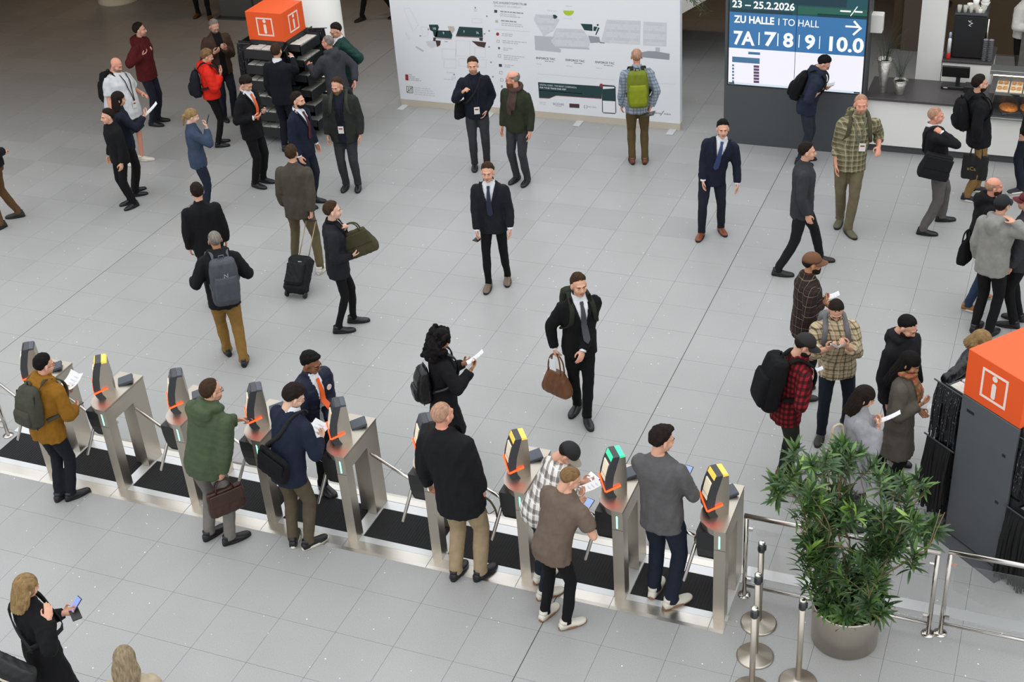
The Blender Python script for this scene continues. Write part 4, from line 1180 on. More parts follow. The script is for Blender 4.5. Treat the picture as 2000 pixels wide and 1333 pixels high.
hair_mat('black', '0f0c0b'); hair_mat('dark', '1f1611'); hair_mat('brown', '3a281a'); hair_mat('grey', '7b756c'); hair_mat('blond', '8c734e'); hair_mat('fair', '7a5f40'); hair_mat('ginger', '6e4a30'); hair_mat('stub', 'a8836c'); hair_mat('ash', '8a7a62')
SKINS = {k: mat('skin_'+k, c, .5, bump=.08, bscale=250, var=.06, vscale=20, spec=.35) for k, c in dict(fair='d6a288', pink='d89880', tan='b98563', brown='8a5c41', pale='ddb39c').items()}
m_eyew = mat('eye_white', 'b9aea6', .35); m_iris = mat('iris_dark', '2b2320', .25); m_lip = mat('lips', 'a8655a', .5)
cap_c = MB()
_R = []
for j in range(7):
    t = j/6; a = t*PI/2
    _R.append([((.087*math.cos(a*.98)+.001)*math.cos(2*PI*k/24), -.012+(.106*math.cos(a*.98)+.001)*math.sin(2*PI*k/24), .035+.098*math.sin(a)) for k in range(24)])
cap_c.rings(_R); cap_c.ball((0, -.012, .134), .007, 8, 6)
cap_b = MB(); _v = []
for j in range(5):
    for k in range(11):
        a = PI*(k-5)/10*.86; r0 = j/4
        x = (.084+.004*r0)*math.sin(a); y = -.012+.102*math.cos(a)+r0*.078*max(0, math.cos(a))**.6; z = .042-.020*r0-.014*abs(math.sin(a))**2*(.4+r0)+.0
        _v.append((x, y, z))
_f = [(j*11+k, j*11+k+1, j*11+k+12, j*11+k+11) for j in range(4) for k in range(10)]
cap_b.add(_v, _f); cap_b.add([(x, y, z-.005) for x, y, z in _v], [q[::-1] for q in _f])
m_capd = mat('cap_cloth', '1b1a1a', .85, bump=.3, bscale=200)
CAPC = cap_c.mesh('cap', m_capd, True); CAPB = cap_b.mesh('visor', m_capd, True)
gl = MB()
for s in (1, -1):
    pts = [(s*.031+.021*math.cos(t), .098-.12*abs(.021*math.cos(t)*s+.0)*0-.10*max(0, s*(.021*math.cos(t)))*.4, -.003+.016*math.sin(t)) for t in np.linspace(0, 2*PI, 15)]
    gl.tube(pts, .0018, 5); gl.tube([(s*.052, .094, .0), (s*.074, .06, .004), (s*.080, -.005, .0)], .0017, 5)
gl.tube([(-.010, .098, .0), (.010, .098, .0)], .0018, 5)
GLASSES = gl.mesh('glasses', m_black, True)
# ---------------- shoe: toe +y, heel at y=-.07, sole at z=0 (origin under the ankle)
def shoe_meshes():
    b = MB(); R = []
    for y, w, h, x in ((-.082, .018, .045, 0), (-.075, .032, .068, 0), (-.05, .038, .088, 0), (-.02, .040, .094, 0), (.02, .041, .086, .001), (.06, .044, .068, .003), (.10, .048, .055, .004), (.14, .047, .048, .003), (.17, .039, .042, .001), (.19, .024, .034, -.002), (.197, .008, .024, -.003)):
        ring = []
        for k in range(16):
            a = 2*PI*k/16; c, s = math.cos(a), math.sin(a)
            ring.append((x+w*np.sign(c)*abs(c)**.8, y, .016+(h-.016)*max(0.0, s)**.65))
        R.append(ring)
    b.rings(R); b.rings([[(.042*math.cos(2*PI*k/14), -.022+.05*math.sin(2*PI*k/14), z) for k in range(14)] for z in (.06, .098)])
    up = b.mesh('shoe', m_black, True)
    s = MB(); out = []
    for k in range(24):
        a = 2*PI*k/24; y = .057+.145*math.sin(a); t = (y+.088)/.29
        w = .040+.010*math.sin(PI*min(1, max(0, t*1.05-.15)))
        out.append((w*np.sign(math.cos(a))*abs(math.cos(a))**.6, y))
    s.rings([[(x*.97, y, 0) for x, y in out], [(x*1.02, y, .004) for x, y in out], [(x*1.02, y, .020) for x, y in out], [(x*.96, y*.985, .026) for x, y in out]])
    return up, s.mesh('sole', m_black, True)
SHOE, SOLE = shoe_meshes()
m_sh = {k: mat('shoe_'+k, c, r, bump=.15, bscale=120) for k, c, r in (('black', '17161a', .4), ('dark', '2a2626', .6), ('brown', '6b3d22', .4), ('tan', '9b6b3c', .6), ('white', 'd8d3c6', .6), ('taupe', '6f5d4d', .5), ('olive', '5c5844', .7), ('cognac', '7c3f20', .35), ('navy', '20242e', .6))}
m_so = {k: mat('sole_'+k, c, .7) for k, c in (('black', '121214'), ('white', 'd9d5ca'), ('gum', '8a6448'))}

# ================================================================== CLOTH MATERIALS
def cloth(key, c, rough=.85, bump=.35, bscale=180, var=.10, vscale=14):
    return mat('cloth_'+key, c, rough, 0, bump, bscale, var, vscale, spec=.2, fold=.45)
def plaid(key, base, bands):
    """woven check: bands = (scale, offset, width, colour, strength) crossed in both directions"""
    k = 'plaid_'+key
    if k in MATS: return MATS[k]
    m = bpy.data.materials.new(k); MATS[k] = m; m.use_nodes = True
    n = m.node_tree; L = n.links.new; b = n.nodes['Principled BSDF']
    t = n.nodes.new('ShaderNodeTexCoord'); sx_ = n.nodes.new('ShaderNodeSeparateXYZ'); L(t.outputs['Object'], sx_.inputs[0])
    ad = n.nodes.new('ShaderNodeMath'); ad.operation = 'MULTIPLY_ADD'; L(sx_.outputs['Y'], ad.inputs[0]); ad.inputs[1].default_value = .9; L(sx_.outputs['X'], ad.inputs[2])
    col = None
    rgb = n.nodes.new('ShaderNodeRGB'); rgb.outputs[0].default_value = (*lin(base), 1); col = rgb.outputs[0]
    for (per, off, wid, c, st) in bands:
        for src in (ad.outputs[0], sx_.outputs['Z']):
            a = n.nodes.new('ShaderNodeMath'); a.operation = 'MULTIPLY_ADD'; L(src, a.inputs[0]); a.inputs[1].default_value = 1/per; a.inputs[2].default_value = off+50
            fr = n.nodes.new('ShaderNodeMath'); fr.operation = 'FRACT'; L(a.outputs[0], fr.inputs[0])
            lt = n.nodes.new('ShaderNodeMath'); lt.operation = 'LESS_THAN'; L(fr.outputs[0], lt.inputs[0]); lt.inputs[1].default_value = wid
            ml = n.nodes.new('ShaderNodeMath'); ml.operation = 'MULTIPLY'; L(lt.outputs[0], ml.inputs[0]); ml.inputs[1].default_value = st
            mx = n.nodes.new('ShaderNodeMix'); mx.data_type = 'RGBA'; L(ml.outputs[0], mx.inputs['Factor']); L(col, mx.inputs['A']); mx.inputs['B'].default_value = (*lin(c), 1); col = mx.outputs['Result']
    L(col, b.inputs['Base Color']); b.inputs['Roughness'].default_value = .85; b.inputs['Specular IOR Level'].default_value = .2
    return m
def camo(key, cols):
    k = 'camo_'+key
    if k in MATS: return MATS[k]
    m = bpy.data.materials.new(k); MATS[k] = m; m.use_nodes = True
    n = m.node_tree; L = n.links.new; b = n.nodes['Principled BSDF']
    t = n.nodes.new('ShaderNodeTexCoord'); v = n.nodes.new('ShaderNodeTexNoise'); v.inputs['Scale'].default_value = 17; v.inputs['Detail'].default_value = 4; L(t.outputs['Object'], v.inputs['Vector'])
    r = n.nodes.new('ShaderNodeValToRGB'); r.color_ramp.interpolation = 'CONSTANT'
    e = r.color_ramp.elements; e[0].position = 0; e[0].color = (*lin(cols[0]), 1); e[1].position = .44; e[1].color = (*lin(cols[1]), 1)
    q = e.new(.52); q.color = (*lin(cols[2]), 1); q = e.new(.60); q.color = (*lin(cols[3]), 1)
    L(v.outputs[0], r.inputs[0]); L(r.outputs[0], b.inputs['Base Color']); b.inputs['Roughness'].default_value = .85; b.inputs['Specular IOR Level'].default_value = .2
    return m

# ================================================================== PERSON BUILDER
def nrm(a):
    a = np.array(a, float); return a/(np.linalg.norm(a)+1e-12)
def ik(a, t, l1, l2, pole):
    """two-bone chain from a towards t; returns middle joint and reached end"""
    d = t-a; L = np.linalg.norm(d); mx = (l1+l2)*.995
    if L > mx: t = a+d/L*mx; d = t-a; L = mx
    u = d/(L+1e-9); x = (l1*l1-l2*l2+L*L)/(2*L+1e-9); h = math.sqrt(max(0, l1*l1-x*x))
    p = np.array(pole, float); p = p-u*(p @ u); p = nrm(p) if np.linalg.norm(p) > 1e-4 else nrm(np.cross(u, (0, 0, 1)))
    return a+u*x+p*h, t
PEOPLE = {}
def person(key, label, base=None, top=None, h=None, phi=None, az=None, feet=None, lean=None, side=0.0, hphi=None, hpitch=0.0, htilt=0.0, rh=None, lh=None, rhand='relax', lhand='relax',
           skin='fair', hair=('short', 'dark'), beard=None, cap=None, glasses=False, topw=None, legs=None, shoes=('black', 'black'), female=False, build=1.0,
           hz=None, shirt=None, tie=None, lany=None, badge=None, scarf=None, apron=None, relb=None, lelb=None, vox=.0155, twist=0.0, head=True, cat='person', arms='long', headoff=None, pelv=None, group=None):
    """base: pixel of the ground point between the feet; top: pixel of the top of the head; phi: facing in the picture plane (0 right, 90 away, -90 to the viewer)"""
    lean0 = lean; lean = .045 if lean is None else lean
    if base is None:
        p = G(*top, hz or h)
        ang0 = None; B = np.array([p[0], p[1], 0.0])
        if lean or side:
            fw0 = nrm([B[0], B[1], 0]); rt0 = np.array([fw0[1], -fw0[0], 0])
            fdir = (math.cos(math.radians(phi))*rt0+math.sin(math.radians(phi))*fw0) if phi is not None else np.array([math.cos(math.radians(az)), math.sin(math.radians(az)), 0])
            B = B-fdir*lean-np.array([fdir[1], -fdir[0], 0])*side
            B[2] = 0
    else:
        B = G(*base)
    fw = nrm([B[0], B[1], 0]); rt = np.array([fw[1], -fw[0], 0.0])
    def pdir(a): a = math.radians(a); return math.cos(a)*rt+math.sin(a)*fw
    if phi is not None: F = pdir(phi)
    else: F = np.array([math.cos(math.radians(az)), math.sin(math.radians(az)), 0.0])
    Rr = np.array([F[1], -F[0], 0.0])                        # the person's right
    U = np.array([0, 0, 1.0])
    yaw = math.atan2(F[1], F[0])-PI/2
    # head
    if top is not None:
        dep = (B @ fw)+lean*(F @ fw)+side*(Rr @ fw)
        d = ray(*top); T = CP+d*(dep/(d @ fw))
        if h is None: h = T[2]+(lean*lean*.35)
        if base is not None and lean == 0 and abs(T[2]-h) > .12: pass
    else:
        h = h or 1.78
        T = B+F*lean+Rr*side+U*h
    s = h/1.78
    HF_ = F if hphi is None else pdir(hphi)
    hp = math.radians(hpitch)
    hfwd = nrm(HF_*math.cos(hp)-U*math.sin(hp)); hr = nrm(np.cross(hfwd, U)); hup = np.cross(hr, hfwd)
    if htilt:
        t_ = math.radians(htilt); hr, hup = hr*math.cos(t_)-hup*math.sin(t_), hup*math.cos(t_)+hr*math.sin(t_)
    hs = s*(.97 if female else 1.0)*.98
    hs = min(max(hs, .93), 1.06)
    HC = T-U*.122*hs-hfwd*.0
    neck_top = HC-hup*.07*hs-hfwd*.02*hs
    # local coordinates: subtract base, rotate so that the person faces +y
    Lr = np.array([Rr, F, U])                                # world -> local rows
    loc = lambda p: Lr @ (np.array(p)-B)
    wdir = lambda v: Lr @ np.array(v)
    hc = loc(HC); hR = np.array([wdir(hr), wdir(hfwd), wdir(hup)]).T*hs
    # pelvis and spine
    pel = np.array([0, 0, .955*s]) if pelv is None else np.array([pelv[0], pelv[1], .955*s*pelv[2]])
    nb_dir = nrm(hc-np.array([0, .0, .12*s])-pel)
    nb = hc-np.array([0, 0, .150*s])*.85-nb_dir*.150*s*.15-wdir(hfwd)*.035*s
    sp_len = np.linalg.norm(nb-pel); want = .535*s
    if sp_len < want*.9 and pelv is None:                     # bending over: push the hips back
        pel = pel+np.array([0, -(want*.9-sp_len)*.8, 0]); 
    sp = nrm(nb-pel); 
    Rx = np.array([1.0, 0, 0])
    if twist:
        tw = math.radians(twist); Rx = np.array([math.cos(tw), math.sin(tw), 0])
    Fy = nrm(np.cross(sp, Rx)) ; Rx = np.cross(Fy, sp)
    CH = np.array([Rx, Fy, sp]).T                              # chest frame
    L = np.linalg.norm(nb-pel)
    def spine(t):
        """point and frame at t (0 hips, 1 neck base)"""
        up_ = nrm(U*(1-np.clip(t, 0, 1))*.6+sp*(.4+np.clip(t, 0, 1)))
        c = pel+(nb-pel)*t if t >= 0 else pel+U*(t*.535*s)
        k = np.clip(t, 0, 1)
        x = nrm(np.array([1.0, 0, 0])*(1-k)+Rx*k); y = nrm(np.cross(up_, x)); x = np.cross(y, up_)
        return c, x, y
    gw = build*(.90 if female else 1.0)*s
    prof = [(-.20, .150, .118, 0), (-.05, .172, .126, 0), (.15, .164, .121, .0), (.32, .155, .115, .004), (.55, .172, .124, .010), (.72, .184, .122, .008), (.83, .176, .108, .0), (.91, .146, .092, -.005), (.97, .098, .076, -.006), (1.02, .070, .066, -.004), (1.06, .060, .060, 0)]
    if female: prof = [(-.20, .160, .122, 0), (-.05, .184, .130, 0), (.15, .168, .118, .0), (.32, .142, .106, .004), (.55, .164, .132, .016), (.72, .176, .116, .008), (.83, .166, .102, .0), (.91, .136, .086, -.005), (.97, .090, .072, -.006), (1.02, .064, .060, -.004), (1.06, .055, .055, 0)]
    def torso(mb, e, t0=-.2, t1=1.06, flare=0.0, extra=(), mod=None, n=22, neck=0.0):
        R = []
        P_ = [q for q in prof if q[0] >= t0-1e-6 and q[0] <= t1+1e-6]
        if t0 < -.2:
            for t in np.linspace(t0, -.25, max(2, int((-.2-t0)/.12))):
                k = (-.2-t)/.8; P_.insert(0, None); P_[0] = (t, .172+flare*k*2, .128+flare*k*2, 0)
            P_.sort(key=lambda q: q[0])
            P_ = [(t, max(w, .168) if t <= -.05 else w, max(d, .125) if t <= -.05 else d, o) for t, w, d, o in P_]
        for t, w, d, o in P_:
            c, x, y = spine(t)
            bw = gw if t < .75 else (gw*.6+s*.4)
            ee = e if t < .9 else (e*.7 if t < 1 else e*.35+neck)
            a_ = w*bw+ee; b_ = d*gw*(1.0 if t > .5 or build <= 1 else 1+(build-1)*.8)+ee
            ring = []
            for k in range(n):
                an = 2*PI*k/n; cc, ss = math.cos(an), math.sin(an)
                ring.append(c+y*o*s+x*a_*np.sign(cc)*abs(cc)**.85+y*b_*np.sign(ss)*abs(ss)**.9)
            R.append(ring)
        mb.rings(R)
    # arms
    ua, fa = .285*s, .255*s
    shw = (.176 if not female else .158)*(.55+.45*build)*s
    SH = {}
    arms_d = {}
    for sd, tgt, elb, typ in ((1, rh, relb, rhand), (-1, lh, lelb, lhand)):
        c, x, y = spine(.825)
        Sj = c+x*sd*shw
        if tgt is None:
            W_ = Sj+np.array([sd*.060*s, .07*s, -.52*s])
            pole = np.array([sd*.4, -1, 0])
        elif abs(tgt[0]) > 3:
            off_ = tgt[2] if len(tgt) > 2 else -.28*(F @ fw)-sd*.10*(Rr @ fw)
            dep = (B @ fw)-off_; d = ray(*tgt[:2]); P0 = CP+d*(dep/(d @ fw)); W_ = loc(P0)
            wd = nrm(W_-Sj); W_ = W_-wd*.075*s
            pole = np.array([sd*.55, -.45, -.8])
        else:
            W_ = np.array(tgt, float)*s; pole = np.array([sd*.55, -.45, -.8])
        if elb is not None: pole = np.array(elb, float)
        E_, W_ = ik(Sj, W_, ua, fa, pole)
        fd = nrm(W_-E_)
        arms_d[sd] = (Sj, E_, W_, fd, typ)
    # legs
    if feet is None:
        fts = [(1, np.array([.095*s, -.035*s, 0]), 6), (-1, np.array([-.095*s, -.02*s, 0]), -6)]
    else:
        fts = []
        for sd, ft in zip((1, -1), feet):
            if len(ft) == 3 and abs(ft[0]) > 3:
                p = loc(G(ft[0], ft[1])); p[2] = 0; dd = wdir(pdir(ft[2])); fts.append((sd, p, math.degrees(math.atan2(dd[0], dd[1]))))
            else:
                fts.append((sd, np.array([ft[0]*s, ft[1]*s, ft[3]*s if len(ft) > 3 else 0]), ft[2]))
    if feet is not None and pelv is None:
        mid = (fts[0][1]+fts[1][1])/2; sepd = np.linalg.norm((fts[0][1]-fts[1][1])[:2])
        pel2 = np.array([mid[0]*.8, mid[1]*.8, pel[2]-max(0, sepd-.3)*.10]); pel = pel2+np.array([0, pel[1], 0]); sp = nrm(nb-pel)
    legs_d = {}
    for sd, p, fy in fts:
        fd_ = np.array([math.sin(math.radians(fy)), math.cos(math.radians(fy)), 0])
        A = np.array([p[0], p[1], p[2]+.085*s])
        Hj = pel+np.array([sd*.088*s, 0, -.02*s])
        K, A2 = ik(Hj, A, .435*s, .435*s, fd_*1.0+np.array([0, .6, 0]))
        legs_d[sd] = (Hj, K, A, fd_, p, fy)
    # ---------- the body: one mesh
    bm_ = MB()
    torso(bm_, -.018, n=14)
    c1, _, _ = spine(.97)
    nk = loc(neck_top)
    bm_.tube([c1-U*.04, nb, nk], [.055*s, .052*s, .052*s], 12)
    bare = arms == 'bare'
    for sd, (Sj, E_, W_, fd, typ) in arms_d.items():
        r_ = (.9 if female else 1.0)*s
        bm_.ball(Sj, .048*r_, 10, 6); bm_.tube([Sj, Sj*.5+E_*.5, E_], [.048*r_, .045*r_, .041*r_], 10); bm_.ball(E_, .041*r_, 8, 6)
        bm_.tube([E_, E_*.7+W_*.3, W_, W_+fd*.015], [.041*r_, .042*r_, .0285*r_, .028*r_], 10)
    for sd, (Hj, K, A, fd_, p, fy) in legs_d.items():
        bm_.tube([Hj+U*.02, K, A, A-U*.03], [.076*s, .05*s, .036*s, .034*s], 10); bm_.ball(K, .05*s, 8, 6)
        bm_.ball(A+fd_*.06*s-U*.045*s, (.03, .03, .025), 8, 5)
    bv, bf = remesh(bm_, .0135 if bare else .031, 3)
    V = [bv]; Fc = [np.asarray(bf)]; MI = [np.zeros(len(bf), int)]
    def push(v, f, mi):
        o = sum(len(q) for q in V); V.append(v); Fc.append(np.asarray(f)+o); MI.append(np.asarray(mi))
    if head:
        push(HV @ hR.T+hc, HF, HM)
        ev, ef = quads(_eb); push(ev @ hR.T+hc, ef, _eb.m)
    hands_w = {}
    for sd, (Sj, E_, W_, fd, typ) in arms_d.items():
        spec = (rhand if sd == 1 else lhand)
        typ, palm = spec if isinstance(spec, tuple) else (spec, None)
        if palm is None:
            palm = np.array([-sd, .15, 0]) if fd[2] < -.75 else (np.array([-sd*.6, 0, -.8]) if typ in ('flat', 'relax') else np.array([-sd*.5, -.15, .85]) if typ == 'hold' else np.array([-sd*.8, 0, -.6]))
        palm = np.array(palm, float); palm = nrm(palm-fd*(palm @ fd))
        zc = -palm; yc = fd; xc = np.cross(yc, zc)
        hv, hf = HANDS[typ]
        v = hv.copy()
        if sd == -1: v = v*np.array([-1, 1, 1])
        q = v @ (np.array([xc, yc, zc])*s*.98) + W_
        hf2 = np.asarray(hf) if sd == 1 else np.asarray(hf)[:, ::-1]
        push(q, hf2, np.zeros(len(hf2), int))
        hands_w[sd] = dict(p=W_+fd*.08*s, d=fd, palm=palm, x=xc)
    bv = np.vstack(V); bf = np.vstack(Fc); mi = np.concatenate(MI)
    hk = hair[1] if hair else 'dark'
    me = bpy.data.meshes.new('person')
    me.from_pydata(bv.tolist(), [], [tuple(dict.fromkeys(q)) for q in bf.tolist()])
    for m in (SKINS[skin], m_eyew, m_iris, m_lip, MATS['hair_'+hk]): me.materials.append(m)
    me.polygons.foreach_set('material_index', mi.astype(np.int32)); me.polygons.foreach_set('use_smooth', np.ones(len(bf), bool)); me.update()
    root = link('person', me)
    root.location = B; root.rotation_euler = (0, 0, yaw)
    tag(root, label, cat, group or 'visitors in the hall')
    # ---------- hair and headgear
    HM4 = M4(hR, hc)
    if hair and hair[0] and head:
        recolor(link('hair', hair_mesh(hair[0]), root, HM4), MATS['hair_'+hair[1]])
    if beard: recolor(link('beard', hair_mesh(beard[0]), root, HM4), MATS['hair_'+beard[1]])
    if glasses: link('glasses', GLASSES, root, HM4)
    if cap:
        cc = recolor(link('cap', CAPC, root, HM4), cap[0]); vb = link('visor', CAPB, cc); recolor(vb, cap[1])
        if len(cap) > 2: vb.matrix_local = Matrix.Rotation(math.radians(cap[2]), 4, 'Z')
    # ---------- trousers and shoes
    lg = dict(m=None, r=1.0, cuff=0.0, skirt=False); lg.update(legs or {})
    if lg['m']:
        b = MB()
        R = []
        for t, w, d, o in ((-.22, .150, .118, 0), (-.05, .174, .128, 0), (.10, .165, .122, 0), (.20, .160, .116, 0)):
            c, x, y = spine(t); R.append([c+x*(w*gw+.003)*math.cos(2*PI*k/18)+y*(d*gw+.003)*math.sin(2*PI*k/18) for k in range(18)])
        b.rings(R)
        rr = lg['r']*s*(.6+.4*build)
        for sd, (Hj, K, A, fd_, p, fy) in legs_d.items():
            if lg.get('short'):
                E2 = K*.9+Hj*.1; b.tube([Hj+U*.03, Hj*.5+K*.5, E2], [.098*rr, .092*rr, .090*rr], 14); continue
            b.tube([Hj+U*.03, Hj*.6+K*.4, K, K*.5+A*.5, A+U*.035, A-U*.03*s], [.088*rr, .090*rr, .068*rr, .064*rr, .056*rr, (.058+lg['cuff'])*rr], 14); b.ball(K, .068*rr, 10, 8); b.ball(Hj+U*.0, .088*rr, 10, 8)
        v, f = remesh(b, vox, 4); v = v+vnormals(v, f)*wrinkle(v, .0045, len(key))[:, None]
        link('trousers' if not lg.get('short') else 'shorts', mesh_from(v, f, 'trousers', lg['m']), root)
    for sd, (Hj, K, A, fd_, p, fy) in legs_d.items():
        o = link('shoe', SHOE, root, Matrix.Translation((p[0], p[1], p[2]+.004)) @ Matrix.Rotation(math.radians(-fy), 4, 'Z') @ Matrix.Scale(s*1.02*(.93 if female else 1), 4)); recolor(o, m_sh[shoes[0]])
        recolor(link('sole', SOLE, o), m_so[shoes[1]])
    # ---------- upper garment
    tw_ = dict(m=None, e=.018, t0=-.28, kind='jacket', hood=None, collar=None, flare=0.0, sl=1.0, amp=.006, quilt=0.0, name=None, open=0.0, neck=0.0); tw_.update(topw or {})
    if tw_['collar'] is None: tw_['collar'] = .12 if (tw_['kind'] in ('shirt', 'vneck') or tw_['name'] in ('sweater', 't_shirt')) else .45
    e = tw_['e']
    ginfo = None
    if tw_['m']:
        b = MB(); torso(b, e*tw_.get('te', .88), tw_['t0'], 1.03, tw_['flare'], neck=tw_['neck'])
        for sd, (Sj, E_, W_, fd, typ) in arms_d.items():
            r_ = (.90 if female else 1.0)*s*(.7+.3*build); ea = e*.9
            b.ball(Sj, .055*r_+ea*.9, 12, 8)
            if tw_['sl'] >= 1:
                We = W_-fd*.012; b.tube([Sj, Sj*.5+E_*.5, E_], [.057*r_+ea, .053*r_+ea, .047*r_+ea], 12); b.ball(E_, .047*r_+ea, 10, 8)
                b.tube([E_, E_*.6+We*.4, We], [.047*r_+ea, .045*r_+ea, .036*r_+ea*.8], 12)
            else:
                k = tw_['sl']
                if k <= .5:
                    p1 = Sj+(E_-Sj)*(k*2); b.tube([Sj, p1], [.066*r_+ea, .062*r_+ea*1.2], 12)
                else:
                    p1 = E_+(W_-E_)*(k*2-1); b.tube([Sj, E_], [.064*r_+ea, .052*r_+ea], 12); b.ball(E_, .052*r_+ea, 10, 8); b.tube([E_, p1], [.052*r_+ea, .050*r_+ea], 12)
        cN, xN, yN = spine(1.0)
        if tw_['hood']:
            hd = tw_['hood']
            for q in np.linspace(-3.3, .16, 13):
                w_ = .5+.5*math.sin(-q); b.ball(cN+xN*.100*s*math.cos(q)+yN*(.088*s*math.sin(q)+.012)+sp*(.004+.022*w_), (.030+.022*w_*hd)*s, 10, 6)
            b.ball(cN-yN*.125*s-sp*.035*s, (.105*s*hd, .058*s*hd, .085*s*hd), 14, 8); b.ball(cN-yN*.12*s-sp*.10*s, (.075*s*hd, .045*s*hd, .07*s*hd), 12, 8)
        if tw_['collar']:
            nd_ = nrm(nrm(nk-nb)*.7+sp*.3); b.tube([cN-nd_*.03, cN+nd_*.02, cN+nd_*(.022+.055*tw_['collar'])*s], [.080*s+e*.4, .068*s+e*.3, .062*s+e*.3], 16)
        v, f = remesh(b, vox, 4, .5); f = np.asarray(f)
        n = vnormals(v, f); w = wrinkle(v, tw_['amp'], len(key)+len(label)*.1)
        if tw_['quilt']:
            w = w*.5+tw_['quilt']*(np.abs(np.sin(PI*(v @ sp)/.075))**.6-.6)
        v = v+n*w[:, None]
        # parts of the front that show another cloth
        c = v[f].mean(1); fn = vnormals(v, f)[f].mean(1)
        lc = (c-nb) @ CH; fnl = fn @ CH
        kind = tw_['kind']; mask = np.zeros(len(f), bool)
        if kind == 'blazer':
            bot = -.30*s; mask = (fnl[:, 1] > .2) & (lc[:, 2] > bot) & (np.abs(lc[:, 0]) < (.012+.075*np.clip((lc[:, 2]-bot)/(-bot), 0, 1)*1.0)*s) & (lc[:, 1] > 0)
        elif kind == 'open':
            mask = (fnl[:, 1] > .25) & (np.abs(lc[:, 0]) < (tw_['open']+.025*np.clip(1+lc[:, 2]/.3, 0, 1))*s) & (lc[:, 1] > 0) & (lc[:, 2] < .05)
        elif kind == 'vneck':
            mask = (fnl[:, 1] > .1) & (lc[:, 2] > -.09*s) & (np.abs(lc[:, 0]) < (.07*np.clip((lc[:, 2]/s+.09)/.09, 0, 1))*s) & (lc[:, 1] > 0)
        armd = np.ones(len(f), bool)
        for sd, (Sj, E_, W_, fd, typ) in arms_d.items():
            for a_, b_ in ((Sj*.35+E_*.65, E_), (E_, W_)):
                ab = b_-a_; tt = np.clip(((c-a_) @ ab)/(ab @ ab), 0, 1); dd = np.linalg.norm(c-(a_+tt[:, None]*ab), axis=1); armd &= dd > .075*s
        mask &= armd
        nm = tw_['name'] or {'jacket': 'jacket', 'blazer': 'blazer', 'open': 'jacket', 'vneck': 'sweater', 'shirt': 'shirt', 'coat': 'coat'}.get(kind, 'jacket')
        if mask.any() and shirt is not None:
            vv, ff = keep_faces(v, f, ~mask); link(nm, mesh_from(vv, ff, nm, tw_['m']), root)
            vv, ff = keep_faces(v, f, mask); vv = vv-(np.array(CH[:, 1])*.006); link('shirt', mesh_from(vv, ff, 'shirt', shirt), root)
        else:
            link(nm, mesh_from(v, f, nm, tw_['m']), root)
        if kind == 'blazer' or tw_.get('lapel'):
            for sd in (1, -1):
                pts = []
                for t in np.linspace(0, 1, 7):
                    z = (.02-.32*t)*s; x = sd*(.078*(1-t)+.010)*s
                    sel = np.abs((v-nb) @ CH[:, 2]-z) < .02
                    xx = (v-nb) @ CH[:, 0]; sel &= np.abs(xx-x) < .03
                    if sel.any(): y = ((v[sel]-nb) @ CH[:, 1]).max()
                    else: y = .11*s
                    pts.append(nb+CH @ np.array([x, y+.004, z]))
                lp = MB(); W2 = [.030, .040, .042, .036, .028, .018, .008]
                vv = []
                for p_, w2 in zip(pts, W2): vv += [p_, p_+CH @ np.array([sd*w2*s, -.006, .012])+CH[:, 1]*.006]
                ff = [(2*i, 2*i+1, 2*i+3, 2*i+2) for i in range(6)]
                lp.add(vv, ff); lp.add([q-CH[:, 1]*.006 for q in vv], [q[::-1] for q in ff]); lp.build('lapel', tw_['m'], root, True)
        ginfo = (v, f)
    if shirt is not None and tw_.get('scollar', kind in ('blazer', 'vneck') if tw_['m'] else False):
        cN, xN, yN = spine(1.0)
        MB().tube([cN-sp*.005, cN+sp*.025, cN+sp*.05*s+yN*.008], [.080*s, .074*s, .068*s], 18, cap=False).build('shirt_collar', shirt, root, True)
        for sd, (Sj, E_, W_, fd, typ) in arms_d.items():
            if tw_['sl'] >= 1: MB().tube([W_-fd*.03, W_+fd*.006], [.038*s, .037*s], 12, cap=False).build('shirt_cuff', shirt, root, True)
    def front(x, z, off=.008):
        """point on the chest surface, chest coordinates from the neck base"""
        if ginfo is None: return nb+CH @ np.array([x, .12*s+off, z])
        v = ginfo[0]; q = (v-nb) @ CH; sel = (np.abs(q[:, 2]-z) < .02) & (np.abs(q[:, 0]-x) < .02)
        y = q[sel, 1].max() if sel.any() else .13*s
        return nb+CH @ np.array([x, y+off, z])
    if tie is not None:
        vv = []; Z_ = (-.012, -.035, -.05, -.10, -.18, -.26, -.34, -.40, -.43); Wd = (.018, .020, .016, .022, .028, .033, .037, .036, .002)
        k = sum(1 for z in Z_)
        for z, w2 in zip(Z_, Wd):
            p_ = front(0, z*s, .010); vv += [p_-CH[:, 0]*w2*s, p_+CH[:, 0]*w2*s]
        ff = [(2*i, 2*i+1, 2*i+3, 2*i+2)[::-1] for i in range(len(Z_)-1)]
        tb = MB(); tb.add(vv, ff); tb.add([q-CH[:, 1]*.006 for q in vv], [q[::-1] for q in ff]); tb.build('tie', tie, root, True)
    if lany is not None:
        zb_ = -.40*s if badge is None else badge[1]*s
        for sd in (1, -1):
            pts = [front(sd*.075*s, .0, .004)]+[front(sd*(.07*(1-t)+.004)*s, t*zb_, .010) for t in (.25, .5, .75, 1)]
            lb = MB(); vv = []
            for p_ in pts: vv += [p_-CH[:, 0]*.009, p_+CH[:, 0]*.009]
            lb.add(vv, [(2*i, 2*i+1, 2*i+3, 2*i+2)[::-1] for i in range(len(pts)-1)]); lb.build('lanyard', lany, root)
